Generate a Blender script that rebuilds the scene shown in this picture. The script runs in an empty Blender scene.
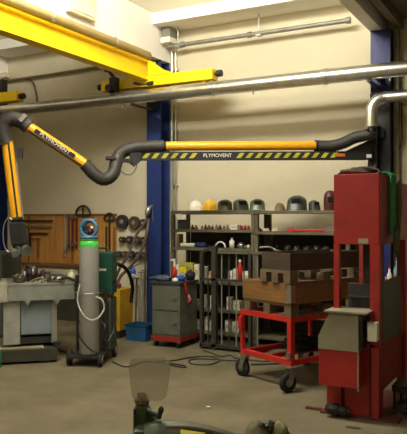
import bpy, bmesh, math, random
from mathutils import Vector, Matrix, noise
R = math.radians
C = bpy.context.scene.collection
random.seed(7)

# ------------------------------------------------------------------ camera frame (used to place things in metres)
YAW = R(28.4); FPX = 660.0; EYE = 1.6; CX = 203.5; HZ = 220.0
FW = Vector((-math.sin(YAW), math.cos(YAW), 0)); RT = Vector((math.cos(YAW), math.sin(YAW), 0))
def ray(px): return FW + RT*((px-CX)/FPX)
def at(px, py, t):            # point at depth t seen at (px, py)
    v = ray(px)*t; return Vector((v.x, v.y, EYE + (HZ-py)*t/FPX))
def atY(px, py, Y):           # point on the plane y = Y
    return at(px, py, Y/ray(px).y)
def fl(px, py):               # point on the floor
    return at(px, py, EYE*FPX/(py-HZ))
def xY(px, Y): return ray(px).x*Y/ray(px).y

# ------------------------------------------------------------------ materials
def lin(c):
    return tuple(((v/255)/12.92 if v/255 <= .04045 else ((v/255+.055)/1.055)**2.4) for v in c)
def mat(name, rgb, rough=.6, metal=0, var=.18, scale=6, bump=0, spec=.5, dirt=None, dscale=2.5, dlo=.5, dhi=.7, coat=0, dstr=1.0):
    m = bpy.data.materials.new(name); m.use_nodes = True
    nt = m.node_tree; b = nt.nodes['Principled BSDF']
    b.inputs['Roughness'].default_value = rough; b.inputs['Metallic'].default_value = metal
    b.inputs['Specular IOR Level'].default_value = spec
    if coat: b.inputs['Coat Weight'].default_value = coat; b.inputs['Coat Roughness'].default_value = .2
    tc = nt.nodes.new('ShaderNodeTexCoord')
    nz = nt.nodes.new('ShaderNodeTexNoise'); nz.inputs['Scale'].default_value = scale; nz.inputs['Detail'].default_value = 4
    nt.links.new(tc.outputs['Object'], nz.inputs['Vector'])
    rp = nt.nodes.new('ShaderNodeValToRGB')
    c = lin(rgb)
    rp.color_ramp.elements[0].position = .3; rp.color_ramp.elements[1].position = .7
    rp.color_ramp.elements[0].color = tuple(max(0, v*(1-var)) for v in c)+(1,)
    rp.color_ramp.elements[1].color = tuple(min(1, v*(1+var)) for v in c)+(1,)
    nt.links.new(nz.outputs['Fac'], rp.inputs['Fac'])
    out = rp.outputs['Color']
    if dirt:
        n2 = nt.nodes.new('ShaderNodeTexNoise'); n2.inputs['Scale'].default_value = dscale; n2.inputs['Detail'].default_value = 6
        n2.inputs['Roughness'].default_value = .65
        nt.links.new(tc.outputs['Object'], n2.inputs['Vector'])
        r2 = nt.nodes.new('ShaderNodeValToRGB'); r2.color_ramp.elements[0].position = dlo; r2.color_ramp.elements[1].position = dhi
        r2.color_ramp.elements[1].color = (dstr, dstr, dstr, 1)
        nt.links.new(n2.outputs['Fac'], r2.inputs['Fac'])
        mx = nt.nodes.new('ShaderNodeMix'); mx.data_type = 'RGBA'
        nt.links.new(r2.outputs['Color'], mx.inputs[0]); nt.links.new(out, mx.inputs[6])
        mx.inputs[7].default_value = lin(dirt)+(1,)
        out = mx.outputs[2]
    nt.links.new(out, b.inputs['Base Color'])
    if bump:
        bp = nt.nodes.new('ShaderNodeBump'); bp.inputs['Strength'].default_value = bump; bp.inputs['Distance'].default_value = .01
        nt.links.new(nz.outputs['Fac'], bp.inputs['Height']); nt.links.new(bp.outputs['Normal'], b.inputs['Normal'])
    return m
def wood(name, a, b_, rough=.6, axis='X', scale=3):
    m = bpy.data.materials.new(name); m.use_nodes = True
    nt = m.node_tree; b = nt.nodes['Principled BSDF']; b.inputs['Roughness'].default_value = rough
    tc = nt.nodes.new('ShaderNodeTexCoord'); mp = nt.nodes.new('ShaderNodeMapping')
    mp.inputs['Scale'].default_value = (1, 6, 12) if axis == 'X' else (8, 8, .8)
    nt.links.new(tc.outputs['Object'], mp.inputs['Vector'])
    nz = nt.nodes.new('ShaderNodeTexNoise'); nz.inputs['Scale'].default_value = scale; nz.inputs['Detail'].default_value = 5
    nt.links.new(mp.outputs['Vector'], nz.inputs['Vector'])
    rp = nt.nodes.new('ShaderNodeValToRGB'); rp.color_ramp.elements[0].position = .32; rp.color_ramp.elements[1].position = .68
    rp.color_ramp.elements[0].color = lin(a)+(1,); rp.color_ramp.elements[1].color = lin(b_)+(1,)
    nt.links.new(nz.outputs['Fac'], rp.inputs['Fac']); nt.links.new(rp.outputs['Color'], b.inputs['Base Color'])
    return m

# ------------------------------------------------------------------ mesh builder
class MB:
    def __init__(s): s.v = []; s.f = []; s.m = []; s.sm = []
    def add(s, vs, fs, M=None, mi=0, smooth=False):
        o = len(s.v)
        for p in vs:
            p = Vector(p); s.v.append(M @ p if M else p)
        for f in fs: s.f.append([o+i for i in f]); s.m.append(mi); s.sm.append(smooth)
        return s
    def box(s, x0, x1, y0, y1, z0, z1, M=None, mi=0, bev=0):
        if bev:
            bm = bmesh.new(); bmesh.ops.create_cube(bm, size=1)
            for v in bm.verts:
                v.co = Vector((x0+(v.co.x+.5)*(x1-x0), y0+(v.co.y+.5)*(y1-y0), z0+(v.co.z+.5)*(z1-z0)))
            bmesh.ops.bevel(bm, geom=bm.edges[:], offset=bev, segments=2, affect='EDGES', profile=.6)
            bm.verts.index_update()
            s.add([v.co.copy() for v in bm.verts], [[v.index for v in f.verts] for f in bm.faces], M, mi); bm.free(); return s
        vs = [(x0,y0,z0),(x1,y0,z0),(x1,y1,z0),(x0,y1,z0),(x0,y0,z1),(x1,y0,z1),(x1,y1,z1),(x0,y1,z1)]
        return s.add(vs, [(3,2,1,0),(4,5,6,7),(0,1,5,4),(1,2,6,5),(2,3,7,6),(3,0,4,7)], M, mi)
    def tube(s, pts, r, n=12, closed=False, M=None, mi=0, caps=True, corr=0, smooth=True):
        pts = [Vector(p) for p in pts]; N = len(pts)
        rr = r if isinstance(r, (list, tuple)) else [r]*N
        T = []
        for i in range(N):
            a = pts[(i-1) % N] if (closed or i) else pts[0]; b = pts[(i+1) % N] if (closed or i < N-1) else pts[-1]
            T.append((b-a).normalized())
        up = Vector((0,0,1)) if abs(T[0].z) < .9 else Vector((1,0,0))
        nv = T[0].cross(up).normalized(); vs = []
        for i in range(N):
            nv = (nv - T[i]*nv.dot(T[i])).normalized(); bn = T[i].cross(nv)
            ri = rr[i]*(1+(corr if i % 2 else -corr))
            for k in range(n):
                a = 2*math.pi*k/n; vs.append(pts[i]+nv*math.cos(a)*ri+bn*math.sin(a)*ri)
        fs = []
        for i in range(N if closed else N-1):
            j = (i+1) % N
            for k in range(n): fs.append((i*n+k, i*n+(k+1) % n, j*n+(k+1) % n, j*n+k))
        s.add(vs, fs, M, mi, smooth)
        if caps and not closed:
            s.add(vs[:n], [tuple(range(n-1, -1, -1))], M, mi); s.add(vs[-n:], [tuple(range(n))], M, mi)
        return s
    def cyl(s, a, b, r, r2=None, n=16, M=None, mi=0, caps=True, smooth=True):
        return s.tube([a, b], [r, r if r2 is None else r2], n, False, M, mi, caps, 0, smooth)
    def bar(s, a, b, w, h, M=None, mi=0):     # rectangular bar, w horizontal, h vertical-ish
        a = Vector(a); b = Vector(b); t = (b-a).normalized()
        up = Vector((0,0,1)) if abs(t.z) < .95 else Vector((0,1,0))
        x = t.cross(up).normalized(); y = x.cross(t)
        vs = [p+x*sx*w/2+y*sy*h/2 for p in (a, b) for sx, sy in ((-1,-1),(1,-1),(1,1),(-1,1))]
        return s.add(vs, [(0,1,2,3),(7,6,5,4),(0,4,5,1),(1,5,6,2),(2,6,7,3),(3,7,4,0)], M, mi)
    def lathe(s, prof, n=20, M=None, mi=0, smooth=True, a0=0, a1=2*math.pi):
        full = abs(a1-a0-2*math.pi) < 1e-6; K = n if full else n+1; vs = []
        for r, z in prof:
            for k in range(K):
                a = a0+(a1-a0)*k/n; vs.append((r*math.cos(a), r*math.sin(a), z))
        fs = [(i*K+k, i*K+(k+1) % K, (i+1)*K+(k+1) % K, (i+1)*K+k) for i in range(len(prof)-1) for k in range(n)]
        return s.add(vs, fs, M, mi, smooth)
    def prism(s, poly, h0, h1, M=None, mi=0):   # polygon in xy, extruded z
        n = len(poly); vs = [(x, y, h0) for x, y in poly]+[(x, y, h1) for x, y in poly]
        return s.add(vs, [tuple(range(n-1,-1,-1)), tuple(range(n, 2*n))]+[(i, (i+1) % n, n+(i+1) % n, n+i) for i in range(n)], M, mi)
    def blob(s, c, rad, seed=0, amp=.15, fr=2.0, flat=None, M=None, mi=0, n=14, m=20, smooth=True):
        c = Vector(c); vs = []; fs = []
        for i in range(n+1):
            th = math.pi*i/n
            for k in range(m):
                ph = 2*math.pi*k/m
                d = Vector((math.sin(th)*math.cos(ph), math.sin(th)*math.sin(ph), math.cos(th)))
                q = 1+amp*noise.noise(d*fr+Vector((seed*3.1, seed*1.7, 0)))*2
                p = Vector((d.x*rad[0]*q, d.y*rad[1]*q, d.z*rad[2]*q))
                if flat is not None and p.z < flat: p.z = flat
                vs.append(c+p)
        for i in range(n):
            for k in range(m): fs.append((i*m+k, (i+1)*m+k, (i+1)*m+(k+1) % m, i*m+(k+1) % m))
        return s.add(vs, fs, M, mi, smooth)
    def build(s, name, mats, parent=None, world=False, inv=None):
        if not isinstance(mats, (list, tuple)): mats = [mats]
        vs = s.v
        if world and parent is not None:
            W = wm(parent).inverted(); vs = [W @ v for v in vs]
        me = bpy.data.meshes.new(name); me.from_pydata([tuple(v) for v in vs], [], s.f)
        for m in mats: me.materials.append(m)
        for p, mi, sm in zip(me.polygons, s.m, s.sm): p.material_index = mi; p.use_smooth = sm
        bm = bmesh.new(); bm.from_mesh(me); bmesh.ops.recalc_face_normals(bm, faces=bm.faces[:]); bm.to_mesh(me); bm.free()
        o = bpy.data.objects.new(name, me); C.objects.link(o)
        if parent is not None: o.parent = parent
        return o
def wm(o):
    M = Matrix.Translation(o.location) @ o.rotation_euler.to_matrix().to_4x4()
    return wm(o.parent) @ M if o.parent else M
def TR(loc=(0,0,0), rz=0, rx=0, ry=0):
    return Matrix.Translation(Vector(loc)) @ Matrix.Rotation(rz, 4, 'Z') @ Matrix.Rotation(ry, 4, 'Y') @ Matrix.Rotation(rx, 4, 'X')
def thing(name, label, cat, loc=(0,0,0), rz=0, group=None):
    o = bpy.data.objects.new(name, None); C.objects.link(o); o.empty_display_size = .1
    o.location = loc; o.rotation_euler = (0, 0, rz); o['label'] = label; o['category'] = cat
    if group: o['group'] = group
    return o
def tag(o, label, cat, group=None):
    o['label'] = label; o['category'] = cat
    if group: o['group'] = group
    return o
def single(mb, name, mats, label, cat, loc=(0,0,0), rz=0, group=None):   # local-coordinates mesh as a top-level thing
    o = mb.build(name, mats); o.location = loc; o.rotation_euler = (0,0,rz); return tag(o, label, cat, group)
def struct(name, mb, m, parent=None):
    o = mb.build(name, m, parent)
    if parent is None: o['kind'] = 'structure'
    return o
def dup(root, loc, rz, label=None):
    r = root.copy(); C.objects.link(r); r.location = loc; r.rotation_euler = (0, 0, rz)
    if label: r['label'] = label
    for ch in list(root.children):
        c = ch.copy(); C.objects.link(c); c.parent = r
        for g in ch.children:
            d = g.copy(); C.objects.link(d); d.parent = c
    return r
def smoothpath(pts, k=8, closed=False):
    pts = [Vector(p) for p in pts]; out = []; N = len(pts)
    rng = range(N) if closed else range(N-1)
    for i in rng:
        p0 = pts[(i-1) % N] if (closed or i > 0) else pts[i]; p1 = pts[i]; p2 = pts[(i+1) % N]
        p3 = pts[(i+2) % N] if (closed or i+2 < N) else pts[-1]
        for j in range(k):
            t = j/k
            out.append(.5*((2*p1)+(-p0+p2)*t+(2*p0-5*p1+4*p2-p3)*t*t+(-p0+3*p1-3*p2+p3)*t**3))
    if not closed: out.append(pts[-1])
    return out
def resample(pts, step):
    L = [0]
    for a, b in zip(pts, pts[1:]): L.append(L[-1]+(b-a).length)
    n = max(2, int(L[-1]/step)); out = []; j = 0
    for i in range(n+1):
        d = L[-1]*i/n
        while j < len(L)-2 and L[j+1] < d: j += 1
        t = (d-L[j])/max(1e-9, L[j+1]-L[j]); out.append(pts[j].lerp(pts[j+1], min(1, max(0, t))))
    return out
def text_mesh(txt, size, name, m, parent, M, thick=.001, width=None):   # lettering as real raised mesh; M maps text xy-plane to place
    cu = bpy.data.curves.new('lettering_curve', 'FONT'); cu.body = txt; cu.size = size; cu.extrude = thick
    cu.align_x = 'CENTER'; cu.align_y = 'CENTER'
    tmp = bpy.data.objects.new('lettering_tmp', cu); C.objects.link(tmp)
    bpy.context.view_layer.update()
    me = bpy.data.meshes.new_from_object(tmp.evaluated_get(bpy.context.evaluated_depsgraph_get()))
    bpy.data.objects.remove(tmp)
    xs = [v.co.x for v in me.vertices]; w = max(xs)-min(xs); k = width/w if width else 1
    for v in me.vertices: v.co = M @ Vector((v.co.x*k, v.co.y, v.co.z))
    me.materials.clear(); me.materials.append(m)
    o = bpy.data.objects.new(name, me); C.objects.link(o); o.parent = parent
    return o
# ------------------------------------------------------------------ palette
PLASTER = mat('cream_plaster', (216,206,178), .85, var=.05, scale=1.2, bump=.05, dirt=(190,178,148), dscale=.8, dlo=.5, dhi=.75, dstr=.5)
CONCW = mat('white_painted_concrete', (244,240,230), .7, var=.02, scale=3)
CEILM = mat('ceiling_panel', (150,142,118), .9, var=.08)
DECKM = mat('dark_deck', (120,112,88), .8, var=.15)
FLOORM = mat('concrete_floor', (116,107,84), .62, var=.09, scale=2.6, bump=.05, dirt=(88,80,60), dscale=1.6, dlo=.40, dhi=.66, dstr=.75, spec=.35)
BLUE = mat('blue_steel', (30,50,108), .5, var=.12, scale=4)
BLUE_SHADED = mat('blue_steel_shaded', (30,38,104), .5)  # darker copy of the column blue, right bay's shade put into the colour
NAVY = mat('navy_cloth', (28,36,74), .8)
BLUEP = mat('blue_plastic', (30,84,128), .5)
YEL = mat('crane_yellow', (250,214,14), .42, var=.04, scale=2)
YELT = mat('tube_yellow', (232,164,20), .38, var=.05)
YELD = mat('dull_yellow', (196,150,24), .55, var=.15)
TAN = mat('tan_paint', (164,142,88), .6, var=.08)
BRN = mat('rail_brown', (122,84,40), .7)
BLK = mat('black_rubber', (24,23,22), .75, var=.25, scale=20)
HOSE = mat('black_hose', (50,46,42), .6, var=.2, scale=15)
BLKM = mat('black_steel', (40,39,35), .55, var=.2)
BOOM = mat('boom_black', (26,25,26), .5)
HAZ = mat('hazard_yellow', (172,168,36), .5)
GALV = mat('galvanised', (214,214,206), .30, metal=.93, var=.12, scale=9)
CONDM = mat('conduit_grey', (140,138,126), .5, metal=.3)
STEEL = mat('bare_steel', (170,170,165), .35, metal=.9, var=.15)
GREYP = mat('grey_paint', (128,125,114), .6, var=.1)
SHELF = mat('shelf_grey', (98,91,72), .6, var=.12, dirt=(72,65,48), dlo=.5, dhi=.75)
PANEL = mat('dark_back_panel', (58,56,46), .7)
STAND = mat('stand_olive_black', (50,48,38), .6)
CASTG = mat('casting_olive', (62,72,44), .55, var=.2, scale=9, dirt=(52,52,36), dscale=5)
WPEG = wood('peg_board_wood', (176,124,58), (206,150,78), .6, 'Z', 2)
WBRN = wood('brown_board', (116,78,42), (146,102,58), .65)
WPAL = wood('pallet_wood', (88,74,54), (116,98,72), .8)
WCOL = wood('collar_wood', (112,78,38), (140,100,50), .7)
WDRK = wood('dark_collar_wood', (56,45,34), (74,60,44), .75)
RED = mat('red_paint', (156,31,24), .5, var=.1, scale=4, dirt=(120,24,18), dscale=3, dlo=.5, dhi=.8)
REDC = mat('cart_red', (186,42,36), .45, var=.1, dirt=(150,110,90), dscale=9, dlo=.6, dhi=.8)
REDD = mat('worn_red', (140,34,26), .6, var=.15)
GRY2 = mat('press_grey', (82,84,80), .6, var=.1)
TANB = mat('press_tan', (134,128,106), .6, var=.08, dirt=(120,108,80), dlo=.5, dhi=.8)
WHT = mat('white_stuff', (228,224,210), .6, var=.04)
PAPERD = mat('paper_shade', (180,172,148), .8)
PAPER = mat('paper', (214,204,176), .8, var=.08)
BENCHG = mat('bench_grey', (132,134,124), .55, var=.1, dirt=(100,98,84), dscale=4, dlo=.5, dhi=.8)
BENCHB = mat('bench_body', (122,132,136), .6, var=.08)
CYLG = mat('cylinder_grey', (160,158,152), .5, var=.04)
CYLGR = mat('cylinder_green', (70,190,70), .45, var=.06)
TEAL = mat('teal_guard', (66,112,140), .5)
GRNB = mat('dark_green', (16,66,50), .5, var=.1)
OLIVE = mat('olive_cover', (66,72,54), .7, var=.15)
MASKG = mat('mask_green', (84,102,76), .3, var=.2, scale=14)
MASKO = mat('mask_olive', (88,84,56), .32, var=.25, scale=14)
MASKD = mat('mask_dark', (60,66,54), .34, var=.3, scale=20)
VIS = mat('dark_visor', (18,20,22), .15, spec=.8)
HATY = mat('hard_hat_yellow', (240,184,20), .35, var=.04)
HATW = mat('hard_hat_white', (236,232,216), .35, var=.03)
HATB = mat('brown_cap', (126,106,72), .85, var=.15)
MACHG = mat('machine_green', (62,88,50), .45, var=.15, scale=8, dirt=(44,56,34), dscale=5)
LABY = mat('label_yellow', (206,190,50), .5)
GREENC = mat('green_strap', (52,150,92), .75, var=.2, scale=12)
CLOTHG = mat('grey_cloth', (106,98,72), .9, var=.15)
REDB = mat('bright_red', (200,36,36), .5)
BLUB = mat('bright_blue', (40,80,170), .5)
CARDB = mat('cardboard', (160,126,84), .8)
COPPER = mat('copper', (150,84,50), .45, metal=.7)
LENS = mat('lamp_glass', (240,240,230), .2)
def clear(name, rgb, alpha_t=.8, rough=.25):
    m = bpy.data.materials.new(name); m.use_nodes = True; b = m.node_tree.nodes['Principled BSDF']
    b.inputs['Base Color'].default_value = lin(rgb)+(1,); b.inputs['Roughness'].default_value = rough
    b.inputs['Alpha'].default_value = alpha_t
    return m
SHIELD = clear('scuffed_plastic', (176,168,148), .42, .6)

# ------------------------------------------------------------------ room
WY = 8.4
struct('floor', MB().box(-13, 4, -4, WY+.2, -.1, 0), FLOORM)
wb = MB().box(-13, 4, WY, WY+.2, 0, 5.8)
struct('wall_back', wb, PLASTER)
struct('wall_left', MB().box(-13.2, -13, -4, WY+.2, 0, 5.8), PLASTER)
struct('wall_right', MB().box(4, 4.2, -4, WY+.2, 0, 5.8), PLASTER)
struct('wall_front', MB().box(-13, 4, -4.2, -4, 0, 5.8), PLASTER)
struct('ceiling', MB().box(-13, 4, -4, WY+.2, 5.8, 5.95), CEILM)
COLX = (-8.50, -5.23, -1.94)
for i, x in enumerate(COLX):
    c = MB()
    c.box(x-.12, x+.12, 8.14, 8.158, 0, 3.93); c.box(x-.12, x+.12, 8.38, 8.4, 0, 3.93); c.box(x-.008, x+.008, 8.158, 8.38, 0, 3.93)
    c.box(x-.15, x+.15, 8.1, 8.4, 0, .02)
    struct('column', c, BLUE if i < 2 else BLUE_SHADED)
    b = MB().box(x-.13, x+(.12 if i < 2 else .02), -4, WY, 3.93, 4.55)
    struct('beam', b, CONCW)
for x0, x1 in ((-8.38, -5.36), (-5.11, -2.07)):
    struct('beam', MB().box(x0, x1, 7.92, WY, 4.39, 4.55), CONCW)
# darker deck above the right-hand bay, on joists
d = MB().box(-1.92, 4, 4.2, WY, 4.10, 4.2)
struct('beam', d, DECKM)
for x in (-1.80, -1.40, -.95, -.45, .05):
    struct('beam', MB().box(x, x+.09, 4.2, 8.39, 3.97, 4.10), DECKM)

# ------------------------------------------------------------------ strip lamps of the hall, one of them added as fill
def tube_lamp(x, y, z, watts, L, label, rz=0, wdt=.3):
    t = thing('ceiling_lamp', label, 'ceiling lamp', (x, y, z), rz, 'strip lamps under the ceiling')
    MB().box(-L/2, L/2, -wdt/2, wdt/2, .02, .09).build('housing', WHT, t)
    for sx in (-.4, .4): MB().cyl((sx*L, 0, .09), (sx*L, 0, 5.8-z), .006, n=6).build('hanger', GALV, t)
    for k in range(3):
        l = bpy.data.lights.new('strip_light', 'POINT'); l.shadow_soft_size = .3; l.energy = watts/3; l.color = (1, .965, .84)
        o = bpy.data.objects.new('strip_light', l); C.objects.link(o); o.parent = t; o.location = ((k-1)*L*.38, 0, -.14)
    return t
tube_lamp(-3.4, 4.6, 5.25, 720, 2.0, 'long white strip lamp hung between the two concrete beams', wdt=.35)
tube_lamp(-3.4, 0.6, 5.25, 250, 2.0, 'added fill lamp, unseen, in a strip housing over the camera side of the middle bay', wdt=.35)  # unseen fill lamp, added to brighten the fronts of things
tube_lamp(-7.2, 3.2, 5.25, 22, 1.6, 'white strip lamp hung in the left bay behind the crane girder')
w = bpy.data.worlds.new('hall'); bpy.context.scene.world = w; w.use_nodes = True
w.node_tree.nodes['Background'].inputs[0].default_value = (1, .9, .7, 1); w.node_tree.nodes['Background'].inputs[1].default_value = .05

# ------------------------------------------------------------------ overhead crane
cr = thing('overhead_crane', 'bright yellow overhead crane girder resting on a yellow end carriage with a black buffer', 'crane', (-5.12, 7.78, 3.45))
g = MB()
g.box(-5.20, -5.04, 1.2, 7.86, 3.80, 3.825); g.box(-5.20, -5.04, 1.2, 7.86, 3.55, 3.575); g.box(-5.125, -5.105, 1.2, 7.86, 3.575, 3.80)
g.box(-5.18, -5.03, 7.86, 7.88, 3.45, 3.83)
g.build('girder', YEL, cr, world=True)
g = MB(); g.prism([(-5.04,-0),( -4.62,0),(-4.78,.06),(-4.98,.2),(-5.04,.22)], -.006, .006, TR((0,7.70,3.6), rx=R(90)))
g.build('gusset_plate', YEL, cr, world=True)
x0, x1 = -5.85, xY(215, 7.78)
g = MB().box(x0, x1, 7.70, 7.86, 3.46, 3.605, bev=.006)
for x in (x0+.15, x1-.15): g.cyl((x, 7.74, 3.485), (x, 7.82, 3.485), .05)
g.build('end_carriage', YEL, cr, world=True)
for xx, s in ((x1, 1), (x0, -1)):
    MB().cyl((xx, 7.78, 3.54), (xx+s*.05, 7.78, 3.54), .022).cyl((xx+s*.03, 7.78, 3.54), (xx+s*.10, 7.78, 3.54), .045).build('buffer', BLKM, cr, world=True)
MB().cyl((-5.035, 1.2, 3.882), (-5.035, 7.7, 3.882), .055, n=18).build('cable_tube', TAN, cr, world=True)
for y in (3.2, 4.45, 5.7, 6.9):
    MB().box(-5.19, -4.97, y-.015, y+.015, 3.822, 3.829).tube([(-5.035+.06*math.cos(a), y, 3.882+.06*math.sin(a)) for a in [R(k*20) for k in range(-3, 13)]], .009, 6).build('clip', STEEL, cr, world=True)
pk = MB(); pk.box(-5.62, -5.52, 7.58, 7.70, 3.40, 3.62, bev=.01); pk.cyl((-5.57, 7.56, 3.45), (-5.57, 7.48, 3.45), .05); pk.cyl((-5.57,7.64,3.62), (-5.66,7.6,3.74), .025)
pk.cyl((-5.70,7.6,3.73),(-5.60,7.6,3.75),.03)
pk.build('drive_motor', BLKM, cr, world=True)
MB().tube(smoothpath([(-5.2,7.6,3.5),(-5.05,7.55,3.46),(-4.95,7.62,3.47)]), .018, 8).cyl((-4.98,7.6,3.47),(-4.9,7.6,3.47),.03).build('cable_gland', BLKM, cr, world=True)
c2 = thing('overhead_crane', 'dull yellow end carriage of a second crane at the left edge above the duct', 'crane', (-8.4, 7.78, 3.45))
MB().box(-9.4, -7.50, 7.70, 7.86, 3.475, 3.63, bev=.006).build('end_carriage', YEL, c2, world=True)
MB().cyl((-7.50, 7.78, 3.55), (-7.41, 7.78, 3.55), .045).build('buffer', BLKM, c2, world=True)
m2 = MB().box(-8.35, -7.82, 7.72, 7.84, 3.63, 3.85, bev=.01); m2.build('drive_motor', BLKM, c2, world=True)
MB().box(-8.3, -7.9, 7.712, 7.722, 3.67, 3.82).build('motor_plate', mat('slate', (96,108,120), .5), c2, world=True)
MB().box(-8.7, -8.5, 1.2, 7.86, 3.632, 3.87).build('girder', YELT, c2, world=True)
rl = MB().box(-12.9, -1.5, 7.72, 7.84, 3.37, 3.38).box(-12.9, -1.5, 7.77, 7.79, 3.38, 3.42).box(-12.9, -1.5, 7.75, 7.81, 3.42, 3.43)
for x in COLX: rl.box(x-.04, x+.04, 7.74, 8.14, 3.31, 3.37)
o = single(rl, 'crane_rail', BRN, 'narrow brown crane rail bracketed to the blue columns behind the silver duct', 'rail')

# ------------------------------------------------------------------ ducts and conduits
du = thing('air_duct', 'large silver spiral air duct running the whole width below the crane', 'duct', (-5, 7.6, 3.305))
m_ = MB(); P = [Vector((x*.05-12.9, 7.6, 3.305)) for x in range(0, 300)]
m_.tube(P, .088, 20, corr=.006); m_.build('duct_pipe', GALV, du, world=True)
for x in (-9.6, -8.1, -6.6, -5.5, -3.98, -2.45, -1.2):
    MB().cyl((x-.02, 7.6, 3.305), (x+.02, 7.6, 3.305), .098, n=20).build('joint_ring', GALV, du, world=True)
for x in (-8.3, -5.4, -3.4, -1.7):
    MB().cyl((x, 7.6, 3.18), (x, 7.6, 3.22), .012, n=6).build('clamp_bolt', STEEL, du, world=True)
for x in COLX: MB().box(x-.02, x+.02, 7.58, 8.14, 3.19, 3.215).build('hanger_bracket', BLKM, du, world=True)
cp = thing('conduit_pipe', 'thin grey pipe run high on the cream wall under the white beam', 'pipe', (-3.6, 8.2, 4.12))
xa, xb = xY(168, 8.2), xY(350, 8.2)
MB().cyl((xa, 8.2, 4.12), (xb, 8.2, 4.12), .03).build('pipe', CONDM, cp, world=True)
for x in (xb-.02, xa+1.3, xa+.25): MB().cyl((x-.025, 8.2, 4.12), (x+.025, 8.2, 4.12), .042).build('coupling', CONDM, cp, world=True)
for x in (xY(259, 8.2), xY(178, 8.2)): MB().cyl((x, 8.2, 4.15), (x, 8.2, 4.39), .009, n=6).box(x-.035, x+.035, 8.16, 8.24, 4.085, 4.1).build('hanger_rod', STEEL, cp, world=True)
jb = thing('junction_box', 'grey and white fitting box where the thin pipe meets the white beam', 'box', (-4.99, 8.2, 4.1))
MB().box(-5.08, -4.94, 8.12, 8.3, 4.245, 4.39, bev=.006).build('box_body', GREYP, jb, world=True)
MB().box(-5.09, -4.93, 8.10, 8.3, 4.16, 4.24, bev=.006).build('white_collar', WHT, jb, world=True)
for i, (x, r, z1, lb) in enumerate(((-5.04, .022, 4.12, 'thicker grey vertical pipe on the wall beside the blue column'), (-4.975, .013, 4.12, 'thinner grey vertical pipe on the wall next to the thicker one'))):
    p = MB().cyl((x, 8.34, 0.0), (x, 8.34, z1), r)
    for z in (.9, 2.1, 2.9, 3.8): p.box(x-r-.01, x+r+.01, 8.34, 8.4, z, z+.03)
    single(p, 'wall_pipe', GALV, lb, 'pipe', group=None)
lp = MB().tube(smoothpath([(-12.9,8.33,3.98),(-8.3,8.33,3.98),(-6.4,8.33,4.0),(-5.5,8.33,4.03)]), .022, 10)
single(lp, 'wall_pipe', mat('dim_pipe', (110,98,70), .6), 'thin dull pipe high on the wall behind the crane girder', 'pipe')
lp = MB().tube(smoothpath([(-8.05,8.33,3.98),(-7.78,8.34,3.93),(-7.68,8.35,3.7),(-7.67,8.36,3.45)]), .014, 8)
single(lp, 'wall_cable', mat('dim_cable', (96,84,58), .7), 'dull cable curving down the wall beside the second crane', 'cable')
lb = MB().box(-8.9, -8.25, 8.22, 8.32, 4.02, 4.10)
single(lb, 'wall_lamp', PAPER, 'small pale strip fitting at the left edge under the crane girder', 'lamp')
bx = thing('junction_box', 'pale flat box fixed on the white beam above the crane girder', 'box', (-5.07, 6.3, 4.02))
MB().box(-5.11, -5.03, 6.03, 6.52, 4.04, 4.40, bev=.01).build('box_body', mat('box_pale', (206,192,160), .6), bx, world=True)
MB().box(-5.03, -5.022, 6.07, 6.48, 4.08, 4.36).build('hanging_cover', mat('box_cover', (218,206,176), .6), bx, world=True)
# right-hand risers and trunking
for (px, w_, rgb, lb) in ((389.5, .05, (116,120,96), 'grey green trunking standing on the wall beside the right blue column'), (396, .06, (138,130,104), 'paler grey trunking on the wall at the right edge of the photo')):
    x = xY(px, 8.3)
    single(MB().box(x-w_/2, x+w_/2, 8.28, 8.4, 0, 3.96).box(x-w_/2-.005, x+w_/2+.005, 8.27, 8.4, 1.9, 1.94).box(x-w_/2-.005, x+w_/2+.005, 8.27, 8.4, 3.2, 3.24), 'wall_trunking', mat('trunk', rgb, .6), lb, 'trunking')
lc = MB().tube(smoothpath([atY(401,95,8.36), atY(402,125,8.33), atY(402,142,8.33), atY(397,152,8.34), atY(392,158,8.26)]), .008, 6)
single(lc, 'wall_cable', BLK, 'thin black cable looping down the wall at the right edge', 'cable')

# branch duct with elbow
br = thing('air_duct', 'smaller silver branch duct with an elbow feeding the black hose', 'duct', at(371,118,7.72))
pts = [at(371.5,127,7.75), at(371.5,116,7.75), at(372.5,107,7.75), at(377,100.5,7.74), at(385,97.6,7.72)]
MB().tube(resample(smoothpath(pts, 10), .03), .070, 18, corr=.004).build('elbow', GALV, br, world=True)
MB().cyl(at(384,97.6,7.72), at(384,97.6,7.72)+Vector((3.2,0,0)), .066, n=18).build('duct_pipe', GALV, br, world=True)
MB().cyl(at(395,97,7.72), at(395,97,7.72)+Vector((0,.62,.0)), .012, n=6).build('hanger_rod', STEEL, br, world=True)
MB().cyl(at(371.5,127,7.75), at(371.5,124,7.75), .077, n=18).build('joint_ring', GALV, br, world=True)
MB().cyl(at(383.5,97.7,7.72), at(387,97.5,7.715), .073, n=18).build('joint_ring', GALV, br, world=True)
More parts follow.
